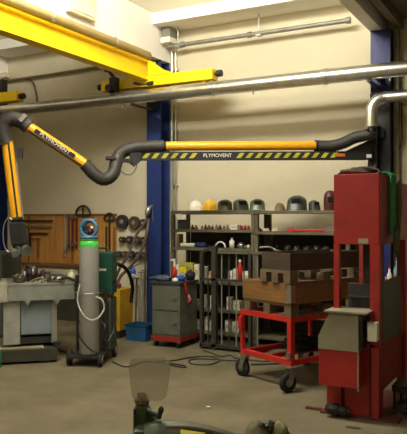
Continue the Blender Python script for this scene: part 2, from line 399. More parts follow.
# ------------------------------------------------------------------ extraction arm
ea = thing('extraction_arm', 'yellow fume extraction arm with black hoses and striped boom fixed to the right column', 'extraction arm', at(375,175,8.0))
A, B = at(366,156.5,7.92), at(139,156.5,8.0); A.z = B.z = 2.372
u = (B-A).normalized(); nrm = Vector((u.y, -u.x, 0));
if nrm.dot(FW) > 0: nrm = -nrm
MB().bar(A, B, .05, .105).build('boom', BOOM, ea, world=True)
def onboom(px, dz, off=0):
    # point on the boom front face under photo column px
    r = ray(px); M = Matrix(((r.x, -u.x), (r.y, -u.y))); q = A+nrm*.0255
    s, k = M.inverted() @ Vector((q.x, q.y)); p = q+u*k; return Vector((p.x, p.y, A.z+dz))+nrm*off
st = MB(); st2 = MB(); gap = (201, 235)
px = 142.0
while px < 331:
    if not (gap[0]-5 < px < gap[1]):
        a, b, c_, d_ = onboom(px, -.026, .002), onboom(px+4.6, -.026, .002), onboom(px+8.6, .034, .002), onboom(px+4.0, .034, .002)
        (st if px < 205 else st2).add([a, b, c_, d_, a+nrm*-.002, b+nrm*-.002, c_+nrm*-.002, d_+nrm*-.002], [(0,1,2,3),(7,6,5,4),(0,4,5,1),(1,5,6,2),(2,6,7,3),(3,7,4,0)], mi=0)
    px += 9.4
st.build('hazard_stripes', HAZ, ea, world=True)
st2.build('hazard_stripes', HAZ, ea, world=True)
def face_M(p, xdir, nn):
    xd = xdir.normalized(); n_ = nn.normalized(); yd = n_.cross(xd)
    return Matrix(((xd.x, yd.x, n_.x, p.x), (xd.y, yd.y, n_.y, p.y), (xd.z, yd.z, n_.z, p.z), (0,0,0,1)))
def local(M, root): return wm(root).inverted() @ M
text_mesh('PLYMOVENT', .062, 'boom_lettering', WHT, ea, local(face_M(onboom(217.5, .004, .001), -u, nrm), ea), .001, width=.34)
q = onboom(340, .004, .002)
MB().bar(onboom(335,.006,.001), onboom(345,.006,.001), .004, .035).build('orange_label', mat('orange_label', (200,104,40), .5), ea, world=True)
# triangular bracket at the wall end
pa, pb = onboom(345, .0), onboom(372, 0)
bk = MB(); z0 = A.z
vs = [pa+Vector((0,0,.05)), pa+Vector((0,0,-.05)), pb+Vector((0,0,-.05)), pb+Vector((0,0,.20))]
vs = [v-nrm*.04 for v in vs]+[v-nrm*.0 for v in vs]
bk.add([v+nrm*.002 for v in vs], [(0,1,2,3),(7,6,5,4),(0,4,5,1),(1,5,6,2),(2,6,7,3),(3,7,4,0)])
bk.build('bracket_plate', BOOM, ea, world=True)
cx_, cy_ = at(375,150,8.0).xy
mt = MB().box(cx_-.08, cx_+.03, cy_-.03, cy_+.05, 2.02, 2.78).box(cx_-.09, cx_+.09, cy_+.05, 8.14, 2.1, 2.2).box(cx_-.09, cx_+.09, cy_+.05, 8.14, 2.6, 2.7)
mt.cyl((cx_-.04, cy_-.03, 2.1), (cx_-.04, cy_-.09, 2.1), .03).cyl((cx_+.02,cy_-.04,2.25),(cx_+.02,cy_-.09,2.25),.02)
mt.cyl((cx_-.03, cy_-.04, 2.2), (cx_-.03, cy_-.04, 2.75), .045)
mt.box(-2.06, -1.82, 8.115, 8.139, 2.1, 3.15)  # black sheet added to darken the column face, no part of the bracket
mt.build('wall_bracket_and_shade_sheet', BOOM, ea, world=True)
MB().bar(at(366.5,156,7.86), at(371.5,156,7.86), .004, .04).build('white_label', WHT, ea, world=True)
# first tube and hoses
T0, T1 = at(318,145.6,7.95), at(164,146.2,8.0)
MB().cyl(T0, T1, .056, n=20).build('upper_tube', YELT, ea, world=True)
MB().cyl(T0, T0+(T1-T0).normalized()*.03, .062, n=20).cyl(T1, T1+(T0-T1).normalized()*.03, .062, n=20).build('tube_collar', BLK, ea, world=True)
def hose(name, pts, r, m=HOSE, corr=.035): return MB().tube(resample(smoothpath(pts, 10), .018), r, 16, corr=corr).build(name, m, ea, world=True)
hose('wall_hose', [T0+Vector((-.05,0,0)), at(330,146,7.94), at(342,143.5,7.9), at(354,138,7.85), at(364,135.5,7.8), at(370.3,134,7.76), at(371.5,131.8,7.75)], .070)
hose('bend_hose', [T1, at(150,146.6,8.0), at(134,148,7.97), at(121,153,7.92), at(116,163,7.86), at(113,174,7.8), at(104,179.5,7.74), at(94,174,7.7), at(85,164,7.68)], .075)
U0, U1 = at(87,165.5,7.68), at(29,127,7.6)
ud = (U1-U0).normalized()
MB().cyl(U0, U1, .060, n=20).build('middle_tube', YELT, ea, world=True)
MB().cyl(U0-ud*.005, U0+ud*.03, .066, n=20).build('tube_collar', BLK, ea, world=True)
vc = -(at(58,146,7.6)-Vector((0,0,EYE))).normalized()      # towards the viewer side of the hall
sd = ud.cross(vc).normalized(); fr = sd.cross(ud).normalized()
if fr.dot(vc) < 0: fr = -fr
if sd.z > 0: sd = -sd
q0 = U0+ud*.05+fr*.052+sd*.036; q1 = U1-ud*.02+fr*.052+sd*.036
MB().tube([q0, q1], .011, 8).build('black_stripe', BLK, ea, world=True)
mid = U0.lerp(U1, .55)
nn = fr*.97-sd*.2
MB().add([mid+fr*.057+ud*a+sd*b-fr*c_ for c_ in (-.004,.02) for a, b in ((-.27,-.032),(.27,-.032),(.27,.018),(-.27,.018))], [(0,1,2,3),(7,6,5,4),(0,4,5,1),(1,5,6,2),(2,6,7,3),(3,7,4,0)]).build('black_plate', BLK, ea, world=True)
text_mesh('PLYMOVENT', .055, 'tube_lettering', WHT, ea, local(face_M(mid+fr*.063+sd*-.008, -ud, fr), ea), .001, width=.40)
hose('elbow_hose', [U1-ud*-.0, at(22,121.5,7.59), at(12,118.5,7.58), at(4,123,7.57), at(3,134,7.58), at(6,143,7.6)], .088)
MB().bar(at(20,121,7.5), at(26,114.5,7.5), .03, .05).build('lever', GREYP, ea, world=True)
V0, V1 = at(7,140,7.6), at(16.5,219,7.6)
MB().cyl(V0, V1, .066, n=20).build('lower_tube', YELT, ea, world=True)
sv = (V1-V0).normalized(); sx = RT
MB().tube([V0+RT*.03-FW*.062, V1+RT*.03-FW*.062], .011, 8).build('black_stripe', BLK, ea, world=True)
MB().bar(V0+RT*.068+sv*.25, V1+RT*.068, .02, .02).build('side_rail', GREYP, ea, world=True)
MB().box(-.03,.03,-.03,.03,-.06,.06, TR(at(20,153,7.6), YAW)).build('joint_block', BLKM, ea, world=True)
hd = MB().lathe([(.05,.0),(.072,0),(.075,-.04),(.06,-.05)], 20, TR(V1+Vector((0,0,.02)), YAW, ry=R(-8))).box(-.075,.085,-.07,.07,-.30,-.04, TR(V1+Vector((0,0,.0)), YAW, ry=R(-6)), bev=.015).lathe([(.05,-.28),(.06,-.30),(.085,-.40),(.09,-.42),(.075,-.42),(.045,-.30)], 20, TR(V1+Vector((0,0,.0)), YAW, ry=R(-4)))
hd.build('hood', mat('hood_black', (18,18,17), .6), ea, world=True)
# handle ring and work lamp of the hood
MB().tube([at(9+6*math.cos(a), 235+17*math.sin(a), 7.52) for a in [R(k) for k in range(60, 301, 15)]], .008, 8).build('guide_handle', STEEL, ea, world=True)
for px_, py_, r_ in ((24.0,247.5,.07),(13,250,.05)):
    h = at(px_, py_, 7.42); hh = at(px_+3, py_+4, 7.38)
    MB().cyl(h, hh, r_*.5, r_, n=14).build('lamp_cup', STEEL, ea, world=True)
MB().tube(smoothpath([at(137,161,7.97), at(136,168,7.97), at(132,174,7.96), at(126,174.5,7.95), at(119,170,7.93)]), .005, 6).build('pull_cord', HOSE, ea, world=True)
MB().bar(at(139,156.5,8.0), at(130,156.5,7.97), .07, .14).add([at(141,152,7.93), at(130,153,7.9), at(129,163,7.9), at(134,167,7.9), at(141,161,7.93), at(141,152,8.03), at(130,153,8.0), at(129,163,8.0), at(134,167,8.0), at(141,161,8.03)], [(0,1,2,3,4),(9,8,7,6,5),(0,5,6,1),(1,6,7,2),(2,7,8,3),(3,8,9,4),(4,9,5,0)]).build('boom_knuckle', BOOM, ea, world=True)
MB().bar(at(133,161.5,7.92), at(106,158,7.8), .05, .045).bar(at(116,158,7.8), at(105.5,158,7.78), .04, .03).build('boom_fork', BLKM, ea, world=True)
# ------------------------------------------------------------------ shelving
SX = (-4.61, -3.385, -2.17); SYF, SYB = 7.6, 8.06
LEV = (.15, .44, .80, 1.235, 1.475, 1.725)
def rack_unit(label, x0, x1, levels):
    t = thing('shelving_unit', label, 'shelving', ((x0+x1)/2, SYF, 0))
    for x in (x0+.022, x1-.022):
        for y in (SYF, SYB-.05):
            MB().box(x-.022, x+.022, y, y+.05, 0, LEV[-1]-.052).build('post', SHELF, t, world=True)
    for z in levels:
        th = .05 if z == LEV[-1] else .036
        MB().box(x0+.001, x1-.001, SYF-.012, SYB, z-th, z, bev=.003).build('shelf', SHELF, t, world=True)
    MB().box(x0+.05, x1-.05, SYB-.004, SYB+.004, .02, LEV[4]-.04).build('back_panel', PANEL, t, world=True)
    return t
rack_unit('grey steel shelving bay with white and yellow helmets on its top shelf', SX[0], SX[1], LEV)
rack_unit('grey steel shelving bay behind the wooden collars and the red press', SX[1]+.004, SX[2], (.15, .44, .80, 1.2, 1.455, 1.715))
o = single(MB().box(-.08,.02,-.01,0,-.02,.02), 'shelf_label', WHT, 'small white label stuck under the top shelf at its left end', 'label', atY(181,215.5,SYF-.013))
# top shelf head gear
TZ = LEV[-1]
def hard_hat(px, m, label, w=.098):
    x = xY(px, 7.8); t = thing('hard_hat', label, 'hard hat', (x, 7.8, TZ+.002), R(-60), 'hard hats on the top shelf')
    prof = [(.001,.135),(.04,.132),(.075,.115),(.1,.085),(.112,.045),(.115,.012),(.118,0)]
    MB().lathe([(r*w/.118, z) for r, z in prof], 24, Matrix.Diagonal((1.15,1,1,1))).build('shell', m, t)
    MB().lathe([(w*.95,.004),(w*1.08,.0),(w*1.08,.006),(w*.95,.012)], 24, Matrix.Diagonal((1.18,1,1,1))).prism([(w*.9,-.06),(w*1.3,-.04),(w*1.38,0),(w*1.3,.04),(w*.9,.06)], 0, .006).build('brim', m, t)
    MB().tube([(w*1.12*math.cos(a), 0, .138*math.sin(a)) for a in [R(k) for k in range(20,161,10)]], .012, 8).build('ridge', m, t)
    return t
hard_hat(195.5, HATW, 'white hard hat on the top shelf, at the left of the head gear')
hard_hat(210, HATY, 'yellow hard hat on the top shelf beside the white one')
def mask(px, m, label, rz, s=1.0, h=.90, Y=7.8):
    x = xY(px, Y); t = thing('welding_mask', label, 'welding mask', (x, Y, TZ+.002 if px < 262 else LEV[-1]-.008), rz, 'welding masks on the top shelf')
    # a curved shell open at the back, resting on its lower edge
    vs = []; fs = []; nu, nv_ = 18, 10
    for k, off in enumerate((0, -.006)):
        for i in range(nv_+1):
            z = i/nv_; rz_ = (.115-.012*z)*(1 if z < .6 else math.sqrt(max(.02, 1-((z-.6)/.42)**2)))+off
            for j in range(nu+1):
                a = R(-125+250*j/nu); sq = 1/(max(abs(math.cos(a)), abs(math.sin(a)))**.45)
                vs.append((rz_*sq*math.cos(a)*s*h+(.03-.05*z)*s*h, rz_*sq*math.sin(a)*s*h, z*.148*s))
    K = (nv_+1)*(nu+1)
    for k in range(2):
        for i in range(nv_):
            for j in range(nu):
                q = k*K+i*(nu+1)+j; fs.append((q, q+1, q+nu+2, q+nu+1))
    b = MB().add(vs, fs, smooth=True)
    b.build('shell', m, t)
    MB().box(.105*s*h, .128*s*h, -.055*s*h, .055*s*h, .075*s, .125*s, bev=.004).build('visor_frame', BLKM, t)
    MB().box(.127*s*h, .131*s*h, -.045*s*h, .045*s*h, .085*s, .115*s).build('visor', VIS, t)
    MB().tube([(.085*s*h*math.cos(a), .1*s*h*math.sin(a), .09*s) for a in [R(k) for k in range(60, 301, 15)]], .008*s, 6).build('head_band', BLKM, t)
    return t
mask(225, MASKO, 'olive brown welding mask on the top shelf next to the yellow hard hat', R(-70), .96, Y=7.73)
mask(240.5, MASKG, 'green welding mask on the top shelf, middle one of the close group of three', R(-50), 1.0, Y=7.87)
mask(257.5, MASKG, 'dark green welding mask on the top shelf over the middle shelf post', R(-65), .96, Y=7.73)
t = thing('cap', 'brown cloth cap lying on the top shelf left of the camouflage mask', 'cap', (xY(280,7.8), 7.8, LEV[-1]-.008), R(-40))
MB().blob((0,0,.0), (.065,.07,.1), 3, .06, 2, flat=0).build('crown', HATB, t)
MB().prism([(.05,-.05),(.085,-.04),(.095,0),(.085,.04),(.05,.05)], .0, .012).build('peak', HATB, t)
mask(297, MASKD, 'large dark camouflage welding mask standing upright on the top shelf', R(-75), 1.28, h=.88)
k = mask(314, MASKD, 'small dark welding mask on the top shelf beside the largest one', R(-40), .85, h=.68)
t = thing('head_shield', 'dark reddish head shield on the top shelf next to the red press', 'head shield', (xY(330,7.8), 7.8, LEV[-1]-.008), R(-60))
MB().lathe([(.07,0),(.078,.06),(.078,.14),(.068,.2),(.04,.235),(.001,.245)], 20).build('shell', mat('maroon', (82,40,34), .5), t)
MB().box(.065,.085,-.04,.04,.1,.16, bev=.004).build('visor', VIS, t)

# ---- things on the shelves; each one its own object
def zs(px, lv): return ((LEV if px < 254 else (.15,.44,.80,1.2,1.455,1.715))[lv])+.001
NB = [0]
def boxy(name, px0, px1, lv, h, m, label, cat, Y=7.66, d=.12, group=None, extra=None):
    x0, x1 = xY(px0, Y), xY(px1, Y); t_ = thing(name, label, cat, ((x0+x1)/2, Y, zs(px0, lv)), 0, group)
    w = (x1-x0)/2; MB().box(-w, w, 0, d, 0, h, bev=min(.004, w*.3)).build('carton', m, t_)
    if name in ('carton', 'binder'):
        MB().box(-w*.7, w*.7, -.0015, 0, h*.35, h*.65).build('paper_label', extra or PAPERD, t_)
    return t_
def can(name, px, lv, r, h, m, label, cat, Y=7.68, cap=None, group=None):
    t_ = thing(name, label, cat, (xY(px, Y), Y, zs(px, lv)), 0, group)
    MB().lathe([(.001,0),(r,0),(r,h*.75),(r*.5,h*.88),(r*.45,h),(.001,h)], 14).build('body', m, t_)
    if cap: MB().cyl((0,0,h), (0,0,h*1.12), r*.5, n=12).build('cap', cap, t_)
    return t_
def roll(name, px0, px1, lv, r, m, label, cat, Y=7.68):
    x0, x1 = xY(px0, Y), xY(px1, Y); b = MB().cyl((x0-(x0+x1)/2, 0, r), (x1-(x0+x1)/2, 0, r), r, n=14)
    return single(b, name, m, label, cat, ((x0+x1)/2, Y, zs(px0, lv)))
# second shelf (small fittings and packs)
boxy('storage_box', 177.5, 186, 4, .13, mat('slate_box', (74,76,80), .6), 'slate grey box at the left end of the second shelf', 'box', Y=7.72)
smalls = [(189,'brown',(96,60,40)),(192.5,'dark',(44,38,34)),(196,'rust',(122,72,50)),(202,'tan',(140,116,84)),(205.5,'dark',(40,34,32)),(209,'rust',(130,66,48)),(212.5,'dark',(52,44,38)),(216.5,'tan',(146,112,90)),(220,'dark',(48,40,38)),(224,'rust',(140,90,74)),(227.5,'grey',(120,110,96))]
for i, (px, cn, rgb) in enumerate(smalls):
    x = xY(px, 7.67); b = MB(); r = .018+.004*(i % 3)
    b.cyl((0,0,0), (0,0,.028+.008*(i % 2)), r, n=10).cyl((0,0,.028), (0,0,.05+.006*((i*2) % 3)), r*.55, n=8)
    nb = 'left end box' if i == 0 else 'previous one'
    single(b, 'pipe_fitting', mat('fit_%s' % cn, rgb, .5), 'small dark and rusty pipe fittings lined along the second shelf left of the white pack', 'fitting', (x, 7.67, zs(px, 4)), 0, 'pipe fittings on the second shelf')
boxy('carton', 230.5, 237, 4, .06, WHT, 'white pack among the small fittings on the second shelf', 'pack', Y=7.66)
for i, px in enumerate((241.5, 245, 248.5)):
    can('paint_pot', px, 4, .02, .055, REDD, ('dark red pot next to the white pack on the second shelf', 'dark red pot in the middle of three on the second shelf', 'dark red pot against the middle post on the second shelf')[i], 'pot', group='dark red pots on the second shelf')
can('paint_pot', 259, 4, .026, .05, REDD, 'dark red pot just right of the middle post on the second shelf', 'pot')
single(MB().cyl((-.22,0,.02), (.2,0,.02), .013, n=10).box(-.28,-.2,-.02,.02,.005,.04), 'long_tool', REDB, 'long red handled tool lying on the second shelf of the right bay', 'tool', (xY(309,7.68), 7.68, zs(309, 4)))
for px, lb in ((266, 'small pale coil lying near the middle post, second shelf of the right bay'), (275, 'small pale coil lying beside the long red tool on the second shelf')):
    single(MB().tube([(.035*math.cos(R(a)), .035*math.sin(R(a)), .012) for a in range(0,360,24)], .01, 6, closed=True).tube([(.03*math.cos(R(a)), .03*math.sin(R(a)), .03) for a in range(0,360,24)], .009, 6, closed=True), 'wire_coil', PAPER, lb, 'coil', (xY(px,7.68), 7.68, zs(px,4)), 0)
# third shelf
boxy('storage_box', 173.5, 179, 3, .17, PAPER, 'cream box standing at the left end of the third shelf', 'box', Y=7.78)
roll('paper_roll', 181, 195, 3, .028, WHT, 'white paper roll lying on the third shelf', 'roll')
single(MB().blob((0,0,.025), (.09,.07,.04), 5, .2, 3, flat=-.024), 'folded_cloth', NAVY, 'navy cloth lying on the third shelf beside the paper roll', 'cloth', (xY(201,7.7), 7.7, zs(201,3)))
single(MB().tube([(.07*math.cos(R(a)), 0, .008+.07*math.sin(R(a))) for a in range(0,181,15)], .011, 8), 'bent_pipe', WHT, 'white bent hoop standing on the third shelf above the black posts', 'hoop', (xY(220.5,7.66), 7.66, zs(220,3)))
can('spray_can', 232, 3, .035, .12, WHT, 'white can standing on the third shelf', 'can', cap=WHT)
single(MB().blob((0,0,.03), (.05,.05,.045), 8, .2, 3, flat=-.029).cyl((.05,0,.02),(.12,0,.03),.016,n=8), 'hand_tool', STEEL, 'grey steel tool head lying right of the white can on the third shelf', 'tool', (xY(241,7.68), 7.68, zs(241,3)))
can('glass_jar', 248.5, 3, .022, .05, PAPER, 'small pale jar at the middle post end of the third shelf', 'jar')
# hand lamp: silver bell on a bent arm
t = thing('clamp_lamp', 'silver bell shaped clamp lamp reaching over the edge of the third shelf', 'lamp', (xY(268,7.6), 7.62, 1.215))
MB().tube(smoothpath([(-.12,0,.04),(0,0,.05),(.08,-.03,.03),(.14,-.05,-.005)]), .012, 8).build('arm', GALV, t)
MB().cyl((.12,-.045,.01), (.22,-.09,-.04), .018, .05, n=16).build('lamp_shade', GALV, t)
for px, h in ((261,.10),(270,.11),(277,.09)):
    can('spray_can', px, 3, .018, h, mat('dark_can', (70,68,64), .4, metal=.5), {261:'narrow grey can right of the middle post on the third shelf',270:'narrow grey can behind the silver clamp lamp',277:'narrow grey can right of the silver clamp lamp'}[px], 'can', Y=7.8)
for i, (px, w_) in enumerate(((288,.038),(297,.045),(307,.048),(317,.045),(326,.042))):
    single(MB().blob((0,0,.03), (w_,.06,.05), 20+i, .3, 3, flat=-.029), 'machine_part', mat('dark_part', (46,44,42), .45, var=.4, scale=20), 'dark heavy machine part in the row lying on the third shelf of the right bay', 'machine part', (xY(px,7.7), 7.7, zs(px,3)), 0, 'dark machine parts on the third shelf')
# fourth shelf: boxes
specs = [(175.5,178.5,.20,WHT,'narrow white box, leftmost on the fourth shelf behind the tool cart'),(178.5,186,.165,mat('bright_yellow_box',(232,206,40),.6),'bright yellow box on the fourth shelf above the tool cart'),
 (187,193,.165,mat('olive_box',(150,140,60),.6),'olive yellow box next to the bright yellow one on the fourth shelf'),(194,198.5,.21,PAPER,'tall cream box left of the black stand on the fourth shelf'),(199.6,204,.18,WHT,'short white box left of the black stand on the fourth shelf'),
 (207,211,.12,CARDB,'brown cardboard box behind the black stand on the fourth shelf'),(228,232,.14,WHT,'white box between the black bars on the fourth shelf'),(233,237.5,.17,PAPER,'cream box between the black bars on the fourth shelf'),(242.5,250,.14,WHT,'wide white box beside the red flask on the fourth shelf')]
for a, b_, h, m, lb in specs: boxy('carton', a, b_, 2, h, m, lb, 'box', extra=PAPERD)
single(MB().box(-.10,.10,0,.1,0,.06, bev=.004), 'carton', mat('lime_box', (176,172,70), .6), 'flat lime yellow box lying across the tops of the boxes on the fourth shelf', 'box', (xY(186,7.66), 7.66, zs(184,2)+.167))
can('gas_flask', 240, 2, .035, .26, REDB, 'red flask with white cap standing among the boxes behind the black bars', 'flask', cap=WHT)
# fifth shelf
for i, (a, b_, h, lb) in enumerate(((190,197,.10,'cream box left of the white binder, fifth shelf, right of the tool cart'),(201.5,204.6,.17,'white binder standing behind the left post of the black stand'),(210,214.6,.17,'white binder standing just left of the thick black post, fifth shelf'),(226.5,230,.16,'white binder just right of the thick black post, fifth shelf'),(233,239.5,.12,'wide cream box between black bars on the fifth shelf'))):
    boxy('binder' if h > .14 else 'carton', a, b_, 1, h, PAPER if h < .14 else WHT, lb, 'binder' if h > .14 else 'box', extra=PAPERD)
# sixth shelf
for i, (a, b_, h, lb) in enumerate(((192,199,.12,'cream box on the lowest shelf right of the tool cart'),(201,204.5,.16,'white binder on the lowest shelf behind the left post of the black stand'),(205.5,208.5,.18,'tall white binder on the lowest shelf, second from the tool cart'),(210,213.5,.13,'short white box on the lowest shelf left of the thick black post'),(225,230,.15,'white box on the lowest shelf right of the thick black post'),(232,239,.14,'wide white box on the lowest shelf near the red cart post'))):
    boxy('binder' if h > .15 else 'carton', a, b_, 0, h, PAPER if i % 2 else WHT, lb, 'binder' if h > .15 else 'box', extra=PAPERD)

# ------------------------------------------------------------------ black stand with upright bars
x0, x1 = -3.95, -3.13
bs = thing('bar_stand', 'black steel stand with upright bars in front of the shelving', 'stand', ((x0+x1)/2, 7.37, 0))
MB().box(x0, x1, 7.2, 7.5, .03, .07).build('base', STAND, bs, world=True)
for x, w_ in ((-3.93, .035), (-3.755, .062), (-3.27, .035)):
    MB().box(x-w_/2, x+w_/2, 7.2, 7.26, 0, 1.27 if w_ > .05 else 1.2).build('post', STAND, bs, world=True)
MB().bar((-3.93,7.23,1.2), (-3.80,7.23,1.27), .03, .03).bar((-3.80,7.23,1.255), (-3.73,7.23,1.27), .03, .03).build('brace', STAND, bs, world=True)
MB().box(-3.70, x1, 7.2, 7.225, 1.19, 1.215).build('top_rail', SHELF, bs, world=True)
MB().box(x0, x1, 7.2, 7.225, .85, .88).build('middle_rail', STAND, bs, world=True)
for i, x in enumerate((-3.85, -3.66, -3.56, -3.46, -3.36, -3.18)):
    MB().cyl((x, 7.24, .07), (x, 7.24, 1.2 if i else 1.05), .009, n=8).build('upright_bar', GREYP if i % 2 else STAND, bs, world=True)

# ------------------------------------------------------------------ tool cart
tc = thing('tool_cart', 'grey steel tool cart on a red base with small wheels before the shelving', 'tool cart', (-4.35, 7.25, 0))
MB().box(-4.56, -4.15, 7.06, 7.5, .14, .80, bev=.008).build('cabinet', mat('cart_grey', (110,111,98), .45, metal=.3, dirt=(88,88,74)), tc, world=True)
MB().box(-4.57, -4.14, 7.05, 7.51, .08, .14).build('base', REDD, tc, world=True)
MB().box(-4.575, -4.135, 7.045, 7.515, .80, .825).build('top', mat('cart_top', (54,62,70), .6), tc, world=True)
for z0, z1 in ((.47,.76),(.17,.45)):
    d = MB().box(-4.54, -4.17, 7.052, 7.06, z0, z1); d = d.build('door', mat('cart_door', (112,114,98), .4, metal=.3), tc, world=True)
    MB().box(-4.24, -4.19, 7.04, 7.052, (z0+z1)/2-.01, (z0+z1)/2+.01).build('handle', STEEL, d, world=True)
for x, y in ((-4.52,7.1),(-4.19,7.1),(-4.52,7.46),(-4.19,7.46)):
    cs = MB().box(x-.02, x+.02, y-.02, y+.02, .06, .08).bar((x, y-.0, .07), (x, y, .04), .03, .02).build('caster', STEEL, tc, world=True)
    MB().cyl((x-.015,y,.035), (x+.015,y,.035), .035, n=16).build('wheel', BLK, cs, world=True)
zt = .826
single(MB().blob((0,0,.03), (.15,.11,.035), 31, .3, 2, flat=-.03), 'dust_sheet', mat('slate_cloth', (62,72,86), .85), 'slate blue rag heaped on the left of the tool cart top', 'cloth', (-4.49, 7.17, zt+.001))
can_ = thing('spray_bottle', 'red bottle with white nozzle standing on the left of the tool cart', 'bottle', (-4.42, 7.38, zt))
MB().lathe([(.001,0),(.032,0),(.034,.11),(.015,.15),(.013,.17),(.001,.17)], 14).build('body', REDB, can_)
MB().cyl((0,0,.17), (0,0,.27), .014, n=10).bar((0,0,.26), (-.05,0,.25), .016, .02).build('nozzle', WHT, can_)
single(MB().blob((0,0,.02), (.04,.035,.03), 33, .2, 3, flat=-.02), 'rag', WHT, 'crumpled white rag at the front corner of the tool cart top', 'rag', (-4.24, 7.1, zt+.001))
single(MB().blob((0,0,.034), (.06,.055,.038), 35, .3, 3, flat=-.034), 'glove', BLUB, 'blue work glove on the right of the tool cart top', 'glove', (-4.25, 7.24, zt+.001))
single(MB().blob((0,0,.05), (.06,.06,.07), 37, .3, 3, flat=-.049), 'tool_bag', mat('dark_bag', (34,32,40), .8), 'dark tool bag at the far right of the tool cart top', 'bag', (-4.20, 7.41, zt+.001))
gr = thing('angle_grinder', 'red and dark angle grinder hung on the side of the tool cart', 'grinder', (-4.10, 7.12, .72))
MB().tube([(0,-.02,.1),(.005,.0,.02),(.01,.03,-.06),(.01,.06,-.14)], [.018,.022,.02,.024], 12).build('body', REDD, gr)
MB().cyl((.015,.06,-.14), (.04,.06,-.15), .036, n=18).build('disc_guard', REDD, gr)
MB().bar((.03,.02,-.06), (.03,.07,-.13), .01, .03).build('white_sticker', WHT, gr)
MB().tube(smoothpath([(0,-.02,.1),(0,-.03,.14),(-.02,-.02,.12)]), .006, 6).build('cord', BLK, gr)
# ------------------------------------------------------------------ peg board with tools
pb = thing('peg_board', 'brown wooden tool board fixed on the wall behind the workbench', 'tool board', (-7, 8.37, .8))
xa, xb = xY(17, 8.37), xY(116, 8.37); n = 5
for i in range(n):
    a = xa+(xb-xa)*i/n; b = xa+(xb-xa)*(i+1)/n
    MB().box(a+.004, b-.004, 8.37, 8.398, .90, 1.665).build('board_panel', WPEG, pb, world=True)
MB().box(xa-.02, xb-.0, 8.362, 8.40, 1.665, 1.70).build('top_rail', WBRN, pb, world=True)
MB().box(xa-.05, xY(112,8.3), 8.28, 8.40, .86, .90).build('ledge', WBRN, pb, world=True)
for px in (28, 72): MB().box(xY(px,8.35)-.02, xY(px,8.35)+.02, 8.358, 8.372, .90, 1.665).build('batten', WBRN, pb, world=True)
def hung(px, name, mb, m, label, cat, z, group=None):
    return single(mb, name, m, label, cat, (xY(px, 8.34), 8.34, z), 0, group)
DKST = mat('dark_steel', (72,62,50), .45, metal=.5)
# squares: long flat bars and L shapes at the left
hung(36, 'steel_square', MB().box(-.55,.35,0,.012,0,.03), DKST, 'long flat dark straightedge hung along the top of the tool board', 'straightedge', 1.57)
hung(38, 'steel_square', MB().box(-.35,.28,0,.012,0,.035).box(-.35,-.31,0,.012,-.4,0), mat('pale_steel', (120,116,100), .5), 'grey L shaped steel square hung below the straightedge on the tool board', 'square', 1.47)
hung(40, 'steel_square', MB().box(-.24,.17,-.0,.012,0,.03).box(-.24,-.2,0,.012,-.3,0), BLKM, 'short black steel square hung lowest on the left of the tool board', 'square', 1.36)
hung(38, 'steel_square', MB().box(-.02,.02,0,.012,-.33,0).box(-.14,.02,0,.012,-.02,.0), WBRN, 'thin brown square hung upright over the lamp of the extraction hood', 'square', 1.3)
# clamps
def clamp(px, ztop, L, m, label):
    t = thing('bar_clamp', label, 'clamp', (xY(px,8.33), 8.33, ztop-L), 0, 'bar clamps on the tool board')
    MB().box(-.012, .012, 0, .02, 0, L).build('bar', m, t)
    MB().box(-.02, .02, -.01, .02, L-.04, L).build('fixed_jaw', STEEL, t)
    MB().box(-.022, .022, -.01, .025, .06, .10).cyl((-.018,-.015,.08), (-.018,-.015,.0), .008, n=8).build('sliding_jaw', STEEL, t)
PINK = mat('clamp_pale', (186,168,150), .5); MAR = mat('clamp_red', (112,36,34), .5)
clamp(65, 1.69, .68, PINK, 'pale grey bar clamp, leftmost of the clamps on the tool board')
clamp(68.5, 1.66, .52, mat('clamp_dark', (92,80,66), .5), 'dark grey bar clamp between the pale and the red clamps')
clamp(72.3, 1.66, .54, MAR, 'dark red bar clamp left of the gas cylinder')
clamp(76.2, 1.66, .52, MAR, 'dark red bar clamp closest to the gas cylinder')
def arch(px, z, r, label, leg):
    b = MB().tube([(r*math.cos(R(a)), 0, r*math.sin(R(a))) for a in range(0,181,12)], .018, 8).box(-.012,.012,-.008,.008,-leg,r)
    b.box(-r,r,-.006,.006,-.015,.01)
    hung(px, 'protractor', b, DKST, label, 'protractor', z)
arch(83, 1.68, .145, 'large dark protractor arch sticking up over the gas cylinder', .3)
arch(109.5, 1.60, .10, 'smaller dark protractor arch at the right end of the tool board', .6)
hung(106, 'steel_square', MB().box(-.014,.014,0,.012,-.5,0), DKST, 'thin dark steel strip beside the smaller protractor', 'strip', 1.5)
hung(114, 'steel_square', MB().box(-.014,.014,0,.012,-.55,0), WBRN, 'brown strip at the right edge of the tool board', 'strip', 1.5)
# discs on pegs between board and column
def disc(px, py, r, m, label, d=.03):
    p = atY(px, py, 8.36)
    t = thing('grinding_disc', label, 'disc', (p.x, 8.36, p.z), 0, 'discs hung on the wall')
    MB().cyl((0,.02,0), (0,-d,0), r, n=24).build('disc_body', m, t)
    MB().cyl((0,-d,0), (0,-d-.006,0), r*.35, n=16).build('hub', GREYP, t)
    MB().cyl((0,.04,0), (0,-d-.02,0), .008, n=8).build('hanging_peg', STEEL, t)
D1 = mat('disc_dark', (48,42,44), .6, var=.3); D2 = mat('disc_brown', (76,56,44), .6, var=.3)
disc(122.5, 221.5, .105, D1, 'big dark disc, left one of the two in the top row on the wall')
disc(134.5, 222.5, .095, D2, 'big brown disc, right one of the two in the top row on the wall')
disc(143.5, 223, .06, D1, 'dark disc in the top row touching the blue column')
for i, (px, r) in enumerate(((123,.045),(130.5,.058),(138,.058),(144.5,.055))):
    disc(px, 239.5+.3*i, r, (D1, D1, D2, D1)[i], ('small dark disc, leftmost of the middle row on the wall','dark disc, second in the middle row on the wall','brown disc, third in the middle row on the wall','dark disc in the middle row next to the blue column')[i], .05)
